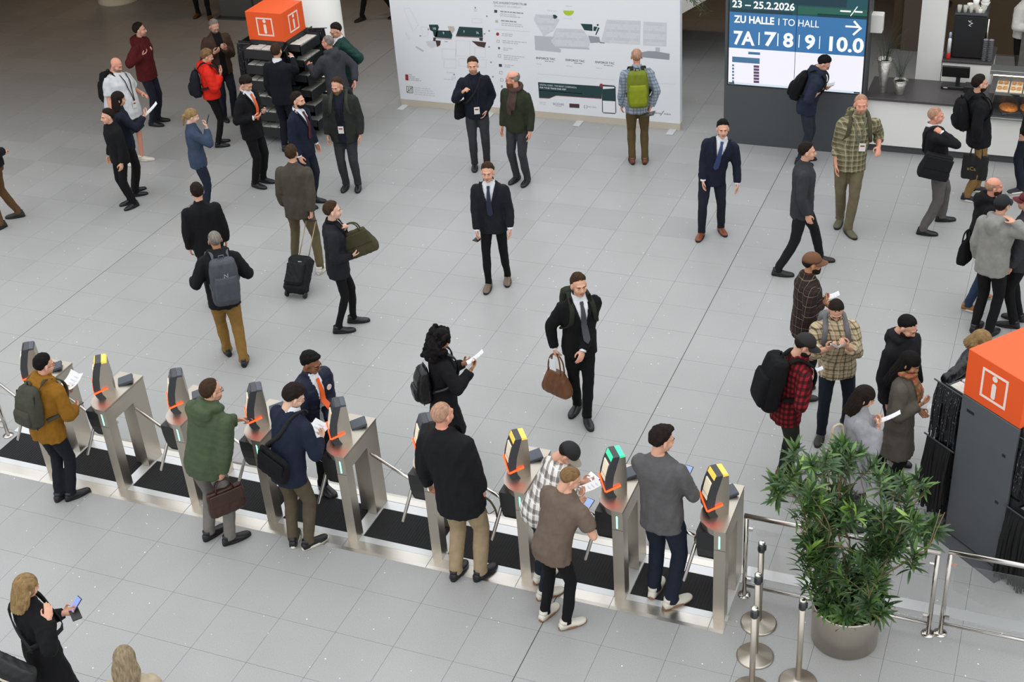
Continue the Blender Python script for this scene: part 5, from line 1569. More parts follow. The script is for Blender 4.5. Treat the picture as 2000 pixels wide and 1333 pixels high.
    if badge is not None:
        p_ = front(badge[2] if len(badge) > 2 else 0, badge[1]*s-.05, .016); bb = MB(); bb.box(p_, (.085, .004, .115), CH, .0015); bo = bb.build('badge', badge[0], root)
        MB().box(p_+CH[:, 1]*.003+CH[:, 2]*.02, (.055, .002, .02), CH).build('badge_print', mat('badge_print', '9a3a3a', .6), bo)
    if scarf is not None:
        sb_ = MB(); cN, xN, yN = spine(1.0)
        for q in np.linspace(0, 2*PI, 13)[:-1]: sb_.ball(cN+xN*.085*s*math.cos(q)+yN*.085*s*math.sin(q)+sp*(.025-.02*math.sin(q)), .040*s, 10, 6)
        sb_.tube([front(.03, -.03, .0), front(.035, -.2, .01), front(.045, -.36, .012)], [.05*s, .055*s, .05*s], 10, flat=.4); sb_.tube([front(-.03, -.03, .0), front(-.03, -.15, .01), front(-.03, -.28, .012)], [.05*s, .05*s, .045*s], 10, flat=.4)
        v, f = remesh(sb_, .012, 3); v = v+vnormals(v, f)*wrinkle(v*1.5, .005)[:, None]; link('scarf', mesh_from(v, f, 'scarf', scarf), root)
    if apron is not None:
        ab = MB(); vv = []
        for z in np.linspace(-.16, -1.0, 8):
            c, x, y = spine(1+z/.535*1.0) if z > -.6 else spine(1-.6/.535+(z+.6)/.535)
            w_ = (.11 if z > -.2 else .17)*s
            for k in range(7):
                a = (k-3)/3; vv.append(c+x*w_*a+y*((.16-.05*a*a)*s))
        ff = [(j*7+k, j*7+k+1, j*7+k+8, j*7+k+7)[::-1] for j in range(7) for k in range(6)]
        ab.add(vv, ff); ab.build('apron', apron, root, True)
    W4 = Matrix.Translation(B) @ Matrix.Rotation(yaw, 4, 'Z')
    info = dict(root=root, s=s, CH=CH, nb=nb, front=front, hands=hands_w, M=W4, loc=loc, B=B, L=Lr, F=F, R=Rr, spine=spine, e=e, HM=HM4)
    PEOPLE[key] = info
    return info
# ================================================================== CARRIED THINGS
def wmat(info): return info['M'] @ M4(info['CH'], info['nb'])
m_web = mat('black_webbing', '141416', .8)
def strap_mesh(pts, w, th, wd):
    """flat band along pts; wd: width direction for each point (or one)"""
    b = MB(); R = []
    pts = [np.array(p, float) for p in pts]
    for i, p in enumerate(pts):
        d = nrm(pts[min(i+1, len(pts)-1)]-pts[max(0, i-1)]); x = np.array(wd[i] if isinstance(wd, list) else wd, float); x = nrm(x-d*(x @ d)); n = np.cross(d, x)
        R.append([p+x*w/2+n*th/2, p-x*w/2+n*th/2, p-x*w/2-n*th/2, p+x*w/2-n*th/2])
    return b.rings(R)
def smooth_path(P, k=4):
    P = [np.array(p, float) for p in P]; out = []
    Q = [2*P[0]-P[1]]+P+[2*P[-1]-P[-2]]
    for i in range(1, len(Q)-2):
        for t in np.linspace(0, 1, k, endpoint=False):
            a, b, c, d = Q[i-1:i+3]
            out.append(.5*((2*b)+(c-a)*t+(2*a-5*b+4*c-d)*t*t+(3*b-a-3*c+d)*t**3))
    out.append(P[-1]); return out
_bp = {}
def pack_body(kind):
    if kind in _bp: return _bp[kind]
    b = MB()
    def rr(w, d, z, cy, n=20, e=.55):
        return [(w*np.sign(math.cos(a))*abs(math.cos(a))**e, cy+d*np.sign(math.sin(a))*abs(math.sin(a))**e, z) for a in np.linspace(0, 2*PI, n+1)[:-1]]
    if kind == 'tall':
        b.rings([rr(.11, .05, .03, -.09), rr(.135, .075, .0, -.095), rr(.15, .085, -.10, -.10), rr(.155, .09, -.30, -.105), rr(.145, .085, -.46, -.10), rr(.12, .06, -.50, -.09)])
        pk = [rr(.115, .035, -.14, -.185), rr(.125, .045, -.20, -.19), rr(.125, .045, -.40, -.19), rr(.11, .035, -.45, -.18)]
    else:
        b.rings([rr(.08, .03, .02, -.07), rr(.12, .06, -.02, -.085), rr(.145, .09, -.14, -.105), rr(.155, .10, -.28, -.11), rr(.15, .095, -.40, -.105), rr(.12, .07, -.45, -.09)])
        pk = [rr(.10, .03, -.22, -.195), rr(.115, .045, -.27, -.20), rr(.115, .04, -.38, -.195), rr(.10, .03, -.41, -.18)]
    v, f = remesh(b, .012, 3); v = v+vnormals(v, f)*wrinkle(v*1.3, .003)[:, None]
    q = MB(); q.rings(pk); v2, f2 = remesh(q, .010, 3)
    _bp[kind] = (mesh_from(v, f, 'backpack', m_black), mesh_from(v2, f2, 'pocket', m_black)); return _bp[kind]
def backpack(info, m, label, kind='tall', sc=1.0, dx=0, dz=-.02, dy=0, m2=None, mstrap=None, group='backpacks', oneside=0, pocket=True, W=1.0):
    s = info['s']; e = info['e']; yb = -(.105*s+e)
    me, pk = pack_body(kind)
    base = wmat(info)
    o = link('backpack', me); recolor(o, m); o.matrix_world = base @ Matrix.Translation((dx, yb+.015+dy, dz)) @ Matrix.Diagonal((sc*W, sc, sc, 1))
    if pocket: recolor(link('pocket', pk, o), m2 or m)
    ms = mstrap or m
    MB().tube([(-.03, -.07, .02), (-.025, -.07, .06), (.025, -.07, .06), (.03, -.07, .02)], .008, 6).build('handle', ms, o, True)
    for x in (-.13, .13): strap_mesh([(x, -.13, -.05), (x*1.1, -.15, -.28), (x, -.13, -.45)], .012, .008, (0, 1, 0)).build('seam_tape', m_web, o)
    inv = (Matrix.Translation((dx, yb+.015+dy, dz)) @ Matrix.Diagonal((sc*W, sc, sc, 1))).inverted()
    for sd in (1, -1):
        if oneside and sd != oneside: continue
        yf = .118*s+e
        P = smooth_path([(sd*.075*s, yb-.01, -.03), (sd*.085*s, yb*.55, .006*s+e*.9), (sd*.098*s, .0, -.012*s+e*1.1), (sd*.112*s, yf*.75, -.055*s+e*.5), (sd*.125*s, yf+.006, -.14*s), (sd*.145*s, yf*.85, -.26*s), (sd*.172*s+e, .0, -.34*s), (sd*.14*s, yb+.0, -.40*s)])
        q = strap_mesh(P, .052, .014, (1, .0, 0.0)); q.v = [tuple(inv @ Vector(p)) for p in q.v]
        q.build('strap', ms, o, True)
    tag(o, label, 'backpack', group); return o
def world_hand(info, sd):
    h_ = info['hands'][sd]; M = info['M']
    R = np.array(M.to_3x3()); t = np.array(M.translation)
    return R @ h_['p']+t, R @ h_['d'], R @ h_['palm']
m_paper = mat('white_paper', 'eef0f2', .7, var=.02, vscale=20); m_print = mat('grey_print', 'dcdfe3', .7)
def place_sheet(c, nrm_, upd, w, h, m, name, label, cat, th=.0015, curl=0.0, prints=True):
    """thin sheet, centre c, facing nrm_, upd along its length"""
    n = nrm(nrm_); u = np.array(upd, float); u = nrm(u-n*(u @ n)); x = np.cross(u, n)
    b = MB(); k = 6; V1 = []
    for i in range(k+1):
        t = i/k-.5
        for j in range(3):
            q = j/2-.5; V1.append((q*w, t*h, curl*(4*q*q+2*t*t)))
    f = [(i*3+j, i*3+j+1, i*3+j+4, i*3+j+3) for i in range(k) for j in range(2)]
    b.add(V1, f); b.add([(p[0], p[1], p[2]-th) for p in V1], [q[::-1] for q in f])
    o = b.build(name, m, None, True); o.matrix_world = M4(np.array([x, u, n]).T, c)
    if prints and cat != 'phone':
        for i in range(3): MB().add([(-.32*w, (.28-.2*i)*h, curl*.6+.001), (.25*w, (.28-.2*i)*h, curl*.6+.001), (.25*w, (.33-.2*i)*h, curl*.6+.001), (-.32*w, (.33-.2*i)*h, curl*.6+.001)], [(0, 1, 2, 3)]).build('print', m_print, o)
    tag(o, label, cat); return o
m_phone = mat('phone_body', '1c1d22', .3); m_scr = mat('phone_screen', '7d8fb8', .2, emit=.5); m_scrw = mat('phone_screen_pale', 'c8ccd8', .2, emit=.5)
def place_phone(c, nrm_, upd, label, scr=None, w=.078, h=.16):
    n = nrm(nrm_); u = np.array(upd, float); u = nrm(u-n*(u @ n)); x = np.cross(u, n)
    o = MB().box((0, 0, 0), (w, h, .010), None, .003).build('phone', m_phone); o.matrix_world = M4(np.array([x, u, n]).T, c)
    MB().box((0, 0, .0052), (w-.008, h-.012, .0012)).build('screen', scr or m_scr, o)
    tag(o, label, 'phone'); return o
def face_dir(info, c):
    hc = np.array((info['M'] @ info['HM']).translation); return nrm(hc-c)
def sheet(info, sd, label, w=.21, h=.28, cat='paper', m=None, name='paper_sheet', fwd=.07, up=.02, curl=.02, side=0.0, nmix=.6):
    p, d, pa = world_hand(info, sd); c = p+info['F']*fwd+np.array([0, 0, up])+info['R']*side
    n = nrm(face_dir(info, c)*nmix+np.array([0, 0, 1])*(1-nmix)); return place_sheet(c, n, info['F']*.6+np.array([0, 0, .8]), w, h, m or m_paper, name, label, cat, curl=curl)
def phone(info, sd, label, scr=None, fwd=.03, up=.035, land=False, **k):
    p, d, pa = world_hand(info, sd); c = p+info['F']*fwd+np.array([0, 0, up]); n = face_dir(info, c)
    return place_phone(c, n, info['R'] if land else info['F']*.6+np.array([0, 0, .8]), label, scr, **k)
def hang_bag(c, az, w, d, h, m, label, cat, handle=.14, taper=.85, flap=False, name='bag', straps=2, round_=.45, tilt=0.0, vx=.012, hm=None, hook=None):
    """soft bag; c = point where the handles are held; hangs below"""
    b = MB()
    def rr(w_, d_, z, n=22): return [(w_*np.sign(math.cos(a))*abs(math.cos(a))**round_, d_*np.sign(math.sin(a))*abs(math.sin(a))**round_, z) for a in np.linspace(0, 2*PI, n+1)[:-1]]
    w2, d2 = w/2, d/2; z0 = -handle
    b.rings([rr(w2*taper, d2*.45, z0), rr(w2*(taper*.6+.4)*.99, d2*.8, z0-h*.3), rr(w2, d2, z0-h*.75), rr(w2*.97, d2*.95, z0-h*.95), rr(w2*.9, d2*.8, z0-h)])
    v, f = remesh(b, vx, 3); v = v+vnormals(v, f)*wrinkle(v*1.4, .004, w*10)[:, None]
    o = link(name, mesh_from(v, f, name, m)); o.matrix_world = M4(rotz(az), c) @ Matrix.Rotation(tilt, 4, 'Y')
    for sd in ((1, -1) if straps == 2 else ((1,) if straps == 1 else ())):
        yy = sd*d2*.4
        MB().tube(smooth_path([(-w2*.45, yy, z0-.02), (-w2*.40, yy*.8, z0+handle*.55), (-.04, yy*.3, -.0), (.04, yy*.3, -.0), (w2*.40, yy*.8, z0+handle*.55), (w2*.45, yy, z0-.02)], 3), .009, 6).build('handle', hm or m, o, True)
    if flap:
        q = MB(); q.box((0, -d2*.93, z0-h*.30), (w*.86, .016, h*.5), None, .006); q.build('flap', m, o)
    tag(o, label, cat); return o
def across_strap(info, sd, m, o_parent, hip=(.20, .0, -.52), w=.05):
    """band from the shoulder sd across chest and back to the opposite hip, in chest coordinates"""
    s, e = info['s'], info['e']; yf = .128*s+e; yb = -(.108*s+e)
    P = smooth_path([(-sd*hip[0], hip[1], hip[2]*s), (-sd*.13*s, yf, -.36*s), (0, yf+.012, -.2*s), (sd*.085*s, yf*.75, -.04*s+e*.5), (sd*.09*s, 0, -.004*s+e), (sd*.08*s, yb*.9, -.05*s+e*.4), (0, yb-.012, -.22*s), (-sd*.13*s, yb, -.38*s), (-sd*hip[0], hip[1], hip[2]*s)])
    q = strap_mesh(P, w, .008, (0, 0, 1)); M = o_parent.matrix_world.inverted() @ wmat(info)
    q.v = [tuple(M @ Vector(p)) for p in q.v]; q.build('shoulder_strap', m, o_parent, True)
def at_chest(info, x, y, z): return np.array((wmat(info) @ Vector((x, y, z))))
# ================================================================== THE PEOPLE
C = cloth
navy_d = C('navy_trousers', '20242f'); blk = C('black_cloth', '131315'); blk2 = C('black_wool', '18181b'); khaki = C('khaki', 'a08d70'); char = C('charcoal', '38383c'); jeans = C('dark_jeans', '1f2634'); grey_t = C('grey_trousers', '5b5957'); olive_t = C('olive_trousers', '5a5040'); shirt_w = C('white_shirt', 'e4e6ea', .7); orange_tie = mat('orange_tie', 'e8601c', .5, bump=.2, bscale=200)
def grp(*a): pass
# ---- at the turnstiles
a = person('mustard', 'person in a mustard jacket and dark trousers holding a white paper at the turnstiles', base=(140, 972), top=(81, 694), az=80, hphi=15, hpitch=12,
    feet=((143, 974, 15), (120, 974, 40)), rh=(152, 804), lh=(134, 772), rhand='hold', lhand='hold', skin='fair', hair=('short', 'black'), glasses=True,
    topw=dict(m=C('mustard', '8a5f1c'), e=.034, t0=-.22, hood=1.05, amp=.009), legs=dict(m=C('black_jeans', '1a1d24')), shoes=('black', 'black'))
backpack(a, C('olive_grey_pack', '44443a'), 'olive grey backpack on the person in the mustard jacket', 'round', .98)
sheet(a, -1, 'curled white paper held by the person in the mustard jacket', .17, .22, curl=.05, up=.05)
place_phone(world_hand(a, 1)[0]+np.array([.02, .02, .02]), (0, 0, 1), a['F'], 'small card held by the person in the mustard jacket', mat('grey_card', '6a6a6a', .5), .055, .09)
a = person('greenpuffer', 'person in a green puffer jacket and grey trousers at the turnstiles carrying a briefcase', base=(435, 1056), top=(408, 742), az=85, hphi=20, hpitch=8,
    feet=((452, 1060, 15), (412, 1050, 35)), rh=(432, 962, .14), lh=(476, 824, -.30), rhand='grip', lhand='point', skin='fair', hair=('receding', 'brown'), beard=('stubble', 'stub'), glasses=True,
    topw=dict(m=C('moss_puffer', '46543c', .55, .3, 60), e=.042, t0=-.26, hood=1.15, collar=1.0, te=.55, quilt=.0045, amp=.007), legs=dict(m=C('light_grey_wool', '77736f')), shoes=('black', 'black'))
p = world_hand(a, 1)[0]
hang_bag(p+np.array([0, 0, -.01]), math.radians(55), .40, .12, .29, mat('dark_brown_leather', '3a2119', .4, bump=.4, bscale=40, var=.2), 'dark brown leather briefcase hanging from the hand of the person in the green puffer jacket', 'briefcase', .10, .95, True, 'briefcase')
a = person('navyblazer', 'person in a navy blazer and olive trousers reading a paper at the turnstiles', base=(588, 1065), top=(570, 754), az=75, hphi=10, hpitch=28,
    feet=((606, 1068, 25), (575, 1062, 75)), rh=(632, 864, -.10), lh=(602, 846, -.38), rhand='hold', lhand='hold', skin='pale', hair=('tousled', 'dark'), glasses=True,
    topw=dict(m=C('navy_blazer', '1e2536'), e=.022, t0=-.30, kind='blazer'), shirt=shirt_w, legs=dict(m=olive_t), shoes=('black', 'white'))
sheet(a, 1, 'white paper between the hands of the person in the navy blazer', .20, .22, up=.0, fwd=.03, side=-.09)
bg_ = hang_bag(at_chest(a, .04, -.215, -.40), math.radians(75-90), .38, .12, .28, blk, 'black messenger bag at the hip of the person in the navy blazer', 'bag', .0, .98, True, 'messenger_bag', straps=0, tilt=.3)
across_strap(a, 1, m_web, bg_, (.14, -.15, -.42), .04)
a = person('steward', 'steward in a navy quilted jacket and orange tie standing behind the turnstiles', top=(604, 690), h=1.79, phi=-50, hphi=-35, hpitch=18, lh=(648, 838, .30), rh=(.30, .22, .98), rhand='relax', lhand='relax',
    feet=((-.02, -.10, 10), (632, 957, -70)), skin='brown', hair=('quiff', 'black'), glasses=True, topw=dict(m=C('navy_quilt', '1b2133', .5, .3, 60), e=.038, t0=-.18, kind='open', open=.035, quilt=.006, collar=.8), shirt=shirt_w, tie=orange_tie,
    legs=dict(m=blk, r=.9), shoes=('black', 'black'))
q_ = a['front'](-.10*a['s'], -.16*a['s'], .012); MB().tube([q_, q_+a['CH'][:, 1]*.004], .032, 16, hint=(1, 0, 0)).build('round_badge', mat('badge_red_white', 'e6cfc8', .5), a['root'])
a = person('bald', 'tall bald person in a black blazer and khaki trousers at the turnstiles', base=(920, 1128), top=(862, 787), az=90, hphi=40, hpitch=0, feet=((940, 1128, 42), (892, 1126, 60)), h=1.93,
    rh=(946, 972, .05), lh=None, rhand='grip', skin='pink', hair=('buzz', 'stub'), topw=dict(m=blk2, e=.030, t0=-.32, kind='blazer'), build=1.12, legs=dict(m=khaki, r=1.08), shoes=('black', 'black'))
p = world_hand(a, 1)[0]
b = MB(); b.tube(smooth_path([p, p+np.array([.05, .02, -.06]), p+np.array([.09, .03, -.16]), p+np.array([.10, .03, -.24])], 3), .010, 6); b.tube(smooth_path([p+np.array([.09, .03, -.16]), p+np.array([.03, 0, -.20]), p+np.array([.0, 0, -.12])], 3), .004, 5)
tag(b.build('umbrella_strap', C('olive_webbing', '4a4432'), None, True), 'looped dark strap hanging from the hand of the bald person in the black blazer', 'strap')
a = person('plaidcap', 'person in a checked black and white shirt and cap bending over a phone', top=(1108, 866), h=1.80, hz=1.56, phi=30, lean=.36, hphi=-20, hpitch=50, rh=(1135, 985, .0), lh=(1150, 950, -.28), rhand='hold', lhand='hold', build=1.0,
    feet=((.12, -.05, 5), (-.10, .05, -5)), skin='fair', hair=('buzz', 'dark'), beard=('stubble', 'stub'), cap=(mat('cap_black', '18181a', .8), mat('cap_grey', '9a9284', .8)),
    topw=dict(m=plaid('mono', 'd9d5cf', ((.085, 0, .40, '4a4340', .62), (.085, .18, .06, 'f2f0ec', .7))), e=.022, t0=-.25, kind='shirt', amp=.006), legs=dict(m=jeans), shoes=('white', 'gum'))
phone(a, -1, 'phone held sideways by the person in the cap and plaid shirt', m_scrw, land=True, up=.03)
sheet(a, 1, 'folded white paper under the hands of the person in the cap and plaid shirt', .12, .2, fwd=.12, up=.0, side=-.02, nmix=.2)
a = person('tshirt', 'person in a brown grey t-shirt, black trousers and cream shoes with a phone', base=(1085, 1218), top=(1113, 915), az=75, lean=.10, hphi=10, hpitch=30, feet=((1108, 1226, 22), (1066, 1206, 50)), rh=(1150, 1016, -.16), lh=(1130, 990, -.32), rhand='hold', lhand='hold', arms='bare', relb=(.8, -.3, -.9),
    skin='fair', hair=('buzz', 'fair'), topw=dict(m=C('taupe_tee', '6b5d52', .9), e=.016, t0=-.22, kind='shirt', sl=.36, name='t_shirt'), legs=dict(m=blk, r=.88), shoes=('white', 'gum'), build=1.06)
phone(a, 1, 'phone in the hand of the person in the brown grey t-shirt', up=.05)
a = person('greysweater', 'person in a grey sweater and dark jeans walking through the last turnstile with a phone', base=(1295, 1176), top=(1293, 836), az=80, hphi=25, hpitch=10, feet=((1312, 1184, 32), (1278, 1160, 70)), rh=(1344, 950, -.28), lh=(1324, 934, -.40), rhand='hold', lhand='hold', relb=(1, -.5, -.8),
    skin='fair', hair=('quiff', 'dark'), topw=dict(m=C('grey_knit', '5c5b5c', .95, .5, 90), e=.018, t0=-.22, kind='shirt', name='sweater'), legs=dict(m=jeans, r=1.05, cuff=.006), shoes=('white', 'gum'))
phone(a, 1, 'phone in the hand of the person in the grey sweater', up=.06)
# ---- in front of the viewer
a = person('blondephone', 'blonde person in a long black coat looking at a phone at the bottom left', top=(45, 1127), h=1.70, phi=22, hphi=15, hpitch=18, lh=(142, 1202, -.05), rh=(108, 1212, .26), lhand='hold', rhand='relax', skin='fair', hair=('shoulder', 'blond'), female=True,
    topw=dict(m=blk, e=.036, t0=-.95, flare=.03, kind='coat', collar=.6), legs=dict(m=blk), shoes=('black', 'black'))
phone(a, -1, 'phone in an open black case held by the blonde person in black', mat('phone_blue', '6f7fe0', .2, emit=.8), up=.03)
p = world_hand(a, -1)[0]; tag(MB().box(p+np.array([.05, -.03, .0]), (.08, .16, .012), rotz(.9), .003).build('phone_cover', m_black), 'black flap of the phone case held by the blonde person in black', 'phone case')
bg_ = hang_bag(at_chest(a, .10, -.30, -.36), math.radians(10), .48, .20, .34, mat('black_white_bag', '1a1a1c', .5), 'black bag with pale trim on the back of the blonde person at the bottom left', 'bag', .0, .9, False, 'shoulder_bag', straps=0, tilt=.5)
for zz in (-.10, -.22): strap_mesh(smooth_path([(-.23, -.10, zz), (0, -.125, zz-.02), (.23, -.10, zz)], 4), .02, .008, (0, 0, 1)).build('pale_trim', mat('cream_trim', 'c8c0ac', .6), bg_)
across_strap(a, -1, m_web, bg_, (.12, -.16, -.36), .045)
a = person('blondebottom', 'blonde person in a beige jacket seen from behind at the bottom edge', top=(238, 1270), h=1.68, phi=75, hpitch=20, skin='pale', hair=('shoulder', 'ash'), female=True, topw=dict(m=C('beige_jacket', 'b3a58e'), e=.03, t0=-.3), legs=dict(m=jeans), shoes=('white', 'white'))
# ---- middle of the hall
a = person('greypack', 'person in a black jacket and tan trousers with a grey backpack walking away', base=(462, 702), top=(416, 452), phi=97, hpitch=5, feet=((478, 712, 80), (446, 692, 100)), rh=(.30, .22, 1.08), lh=(-.28, .22, 1.12), skin='tan', hair=('buzz', 'grey'),
    topw=dict(m=blk2, e=.036, t0=-.28, hood=1.0), legs=dict(m=C('ochre_trousers', '8a6a38'), r=1.12, cuff=.006), shoes=('black', 'black'))
bp = backpack(a, C('slate_pack', '4b4e55', .6), 'large grey backpack on the person in tan trousers', 'tall', 1.12, mstrap=C('slate_strap', '5d6067'))
lg = MB(); lg.tube([(-.02, -.243, -.12), (-.018, -.243, -.08), (.018, -.243, -.12), (.02, -.243, -.08)], .004, 5); lg.build('logo', mat('silver_logo', 'c0c4cc', .4), bp)
a = person('darkahead', 'person in black with a hanging strap right in front of the grey backpack', base=(432, 598), h=1.78, phi=95, skin='fair', hair=('short', 'dark'), topw=dict(m=blk, e=.03, t0=-.30), legs=dict(m=C('petrol_trousers', '1d2a30')), shoes=('black', 'black'))
a = person('trolleyman', 'person in khaki trousers pulling a black trolley case', base=(604, 520), h=1.80, phi=70, feet=((627, 532, 60), (578, 512, 75)), rh=(612, 448, .25), rhand='grip', skin='fair', hair=('short', 'brown'), topw=dict(m=C('brown_grey_jacket', '4a443c'), e=.03, t0=-.28), legs=dict(m=C('moss_trousers', '5f563f')), shoes=('white', 'white'))
p = world_hand(a, 1)[0]
tr = empty('trolley_case'); TB = G(578, 582); tr.location = TB
dv = p-TB; dv_h = nrm([dv[0], dv[1], 0]); az_ = math.atan2(dv_h[1], dv_h[0]); tr.rotation_euler = (0, 0, az_)
ln = np.hypot(dv[0], dv[1]); top_ = np.array([ln, 0, dv[2]]); dd_ = nrm(top_); sd_ = np.array([0, 1, 0.]); up_ = np.cross(dd_, sd_)
Rt = np.array([sd_, -up_, dd_]).T
b = MB(); b.box(dd_*.31+up_*.05, (.34, .20, .52), Rt, .05); b.box(dd_*.30+up_*.17, (.27, .07, .32), Rt, .03)
v, f = remesh(b, .012, 3); v = v+vnormals(v, f)*wrinkle(v*1.5, .005)[:, None]; link('case_body', mesh_from(v, f, 'case_body', C('black_nylon', '17181b', .6)), tr)
for sd in (1, -1):
    MB().tube([sd_*sd*.07+dd_*.5, sd_*sd*.07+top_*.97], .008, 6).build('pull_rod', mat('tan_rod', 'a08c6c', .4, .6), tr, True)
    MB().tube([sd_*sd*.135+np.array([.02, 0, .046])-sd_*.015, sd_*sd*.135+np.array([.02, 0, .046])+sd_*.015], .045, 14).build('wheel', m_black, tr, True)
MB().tube([top_*.97-sd_*.08, top_*.97+sd_*.08], .013, 8).build('grip', m_black, tr, True)
for z, x in ((.42, .05), (.36, -.06), (.30, .03), (.46, -.04)): MB().box(dd_*z+up_*.165+sd_*x, (.05, .012, .012), Rt).build('buckle', mat('pale_buckle', 'b9b6ac', .5), tr)
tag(tr, 'black trolley case with pale buckles rolling on the hall floor', 'trolley case')
a = person('olivebag', 'person in a black blazer and slim black trousers holding an olive bag', base=(678, 644), h=1.80, phi=0, feet=((664, 650, -5), (692, 630, -8)), rh=(692, 508, .12), lh=(682, 452, .0), rhand='hold', lhand='grip', skin='pale', hair=('short', 'brown'), topw=dict(m=C('anthracite_blazer', '222327'), e=.02, t0=-.32, kind='blazer'), shirt=blk, legs=dict(m=blk, r=.82), shoes=('black', 'black'))
p = world_hand(a, -1)[0]
hang_bag(p+a['F']*.04, math.radians(20), .44, .17, .34, C('olive_canvas', '46432e', .8), 'olive canvas bag carried by the person in the black blazer', 'bag', .10, .7, True, 'duffel_bag', tilt=-.35)
a = person('brownshoes', 'person in slim black trousers and brown shoes walking towards the viewer', base=(972, 560), h=1.80, phi=-100, feet=((955, 562, -105), (992, 548, -95)), rh=(932, 478, .1), skin='fair', hair=('short', 'brown'), topw=dict(m=C('dark_suit', '1d2024'), e=.02, t0=-.28, kind='blazer'), shirt=shirt_w, tie=mat('navy_tie', '1a2238', .6), legs=dict(m=blk, r=.86), shoes=('taupe', 'black'))
phone(a, 1, 'black phone hanging from the hand of the person with brown shoes', m_phone, up=-.03)
a = person('curly', 'person with long curly black hair in a black coat reading a leaflet', top=(860, 645), h=1.72, phi=12, hpitch=22, lh=(918, 716, -.06), rh=(932, 726, .1), lhand='hold', rhand='hold', skin='tan', hair=('curly', 'black'), female=True, topw=dict(m=blk2, e=.034, t0=-.80, flare=.05, kind='coat'), legs=dict(m=blk), shoes=('black', 'black'))
backpack(a, mat('glossy_black_pack', '141417', .35), 'boxy black backpack on the person with curly hair', 'round', .86, dz=-.16)
sheet(a, 1, 'white leaflet held by the person with curly hair', .11, .21, fwd=.02, up=.06)
a = person('suitbag', 'person in a black suit carrying a brown handbag in the middle of the hall', base=(1140, 812), h=1.84, phi=-72, feet=((1128, 800, -115), (1147, 824, -78)), rh=(1080, 692, .05), lh=(1134, 704, .30), rhand='grip', lhand='relax', skin='fair', hair=('short', 'brown'), topw=dict(m=blk, e=.024, t0=-.26, kind='blazer'), shirt=shirt_w, tie=mat('grey_tie', '3a3c44', .6), legs=dict(m=blk, r=.96), shoes=('black', 'black'))
p = world_hand(a, 1)[0]
hb = hang_bag(p, math.radians(-20), .40, .16, .30, mat('brown_leather', '6b4226', .45, bump=.4, bscale=50, var=.25), 'brown leather handbag with a paper tag hanging from the suited person', 'handbag', .20, .55, False, 'handbag')
MB().box((-.02, -.03, -.12), (.09, .004, .14), None).build('paper_tag', m_paper, hb)
backpack(a, C('dark_olive_pack', '2a2c24'), 'dark backpack behind the suited person with the brown handbag', 'tall', .95)
# ---- group on the right
a = person('browncap', 'bearded person in a brown cap and dark plaid jacket', top=(1588, 495), h=1.82, phi=12, hpitch=5, rh=(1612, 600, .02), lh=(1622, 605, -.1), rhand='hold', lhand='hold', skin='tan', hair=('buzz', 'dark'), beard=('beard', 'dark'), cap=(mat('cap_brown', '6b4630', .85), mat('cap_brown', '6b4630')), topw=dict(m=plaid('dark', '2a2320', ((.11, 0, .05, '8a7a68', .75), (.11, .5, .04, '6a3a34', .5))), e=.028, t0=-.28, collar=.6), legs=dict(m=blk), shoes=('dark', 'black'))
sheet(a, 1, 'white slip held by the person in the brown cap', .10, .15, up=.02)
a = person('beigeplaid', 'balding bearded person in a beige plaid shirt with backpack straps', base=(1618, 850), top=(1634, 587), phi=-80, hpitch=42, lean=.06, feet=((1603, 856, -100), (1652, 832, -55)), rh=(1622, 692, .36), lh=(1650, 686, .36), rhand='hold', lhand='hold', skin='fair', hair=('receding', 'dark'), beard=('long_beard', 'dark'), arms='bare',
    topw=dict(m=plaid('beige', 'b8a888', ((.10, 0, .16, '3d3428', .72), (.10, .5, .10, '7a5c44', .55), (.10, .33, .05, 'e0d8c4', .5))), e=.024, t0=-.26, kind='shirt', sl=.80, collar=.5), legs=dict(m=C('navy_jeans', '1b202c')), shoes=('dark', 'black'), build=1.08)
backpack(a, C('grey_strap_pack', '6a6a6c'), 'grey backpack worn by the person in the beige plaid shirt', 'tall', 1.0, dz=-.07)
sheet(a, -1, 'crumpled white paper in the hands of the person in the beige plaid shirt', .14, .13, up=-.01, side=.06, curl=.04)
a = person('redplaid', 'person in a red plaid shirt and black cap with a big black backpack', base=(1527, 948), top=(1573, 654), phi=22, hphi=5, hpitch=28, feet=((1524, 962, 20), (1530, 928, 30)), rh=(1586, 752, .05), lh=(1584, 742, -.15), rhand='hold', lhand='hold', skin='fair', hair=('buzz', 'dark'), beard=('beard', 'dark'), cap=(mat('cap_black2', '1c1a19', .8), mat('cap_black2', '1c1a19')),
    topw=dict(m=plaid('red', '8c1f26', ((.062, 0, .48, '1a0f12', .72),)), e=.024, t0=-.26, kind='shirt', collar=.5), legs=dict(m=C('dark_olive_pants', '262920')), shoes=('brown', 'gum'))
backpack(a, blk, 'big black backpack on the person in the red plaid shirt', 'tall', 1.12)
sheet(a, 1, 'white slip held by the person in the red plaid shirt', .07, .10, up=.02)
a = person('blackhoodie', 'person with short dark hair in a black hooded top behind the scarf', top=(1774, 617), h=1.84, phi=-35, hphi=-25, hpitch=30, skin='fair', hair=('buzz', 'black'), beard=('beard', 'dark'), topw=dict(m=C('black_hoodie', '19191c'), e=.028, t0=-.26, hood=1.0), legs=dict(m=blk), shoes=('black', 'black'))
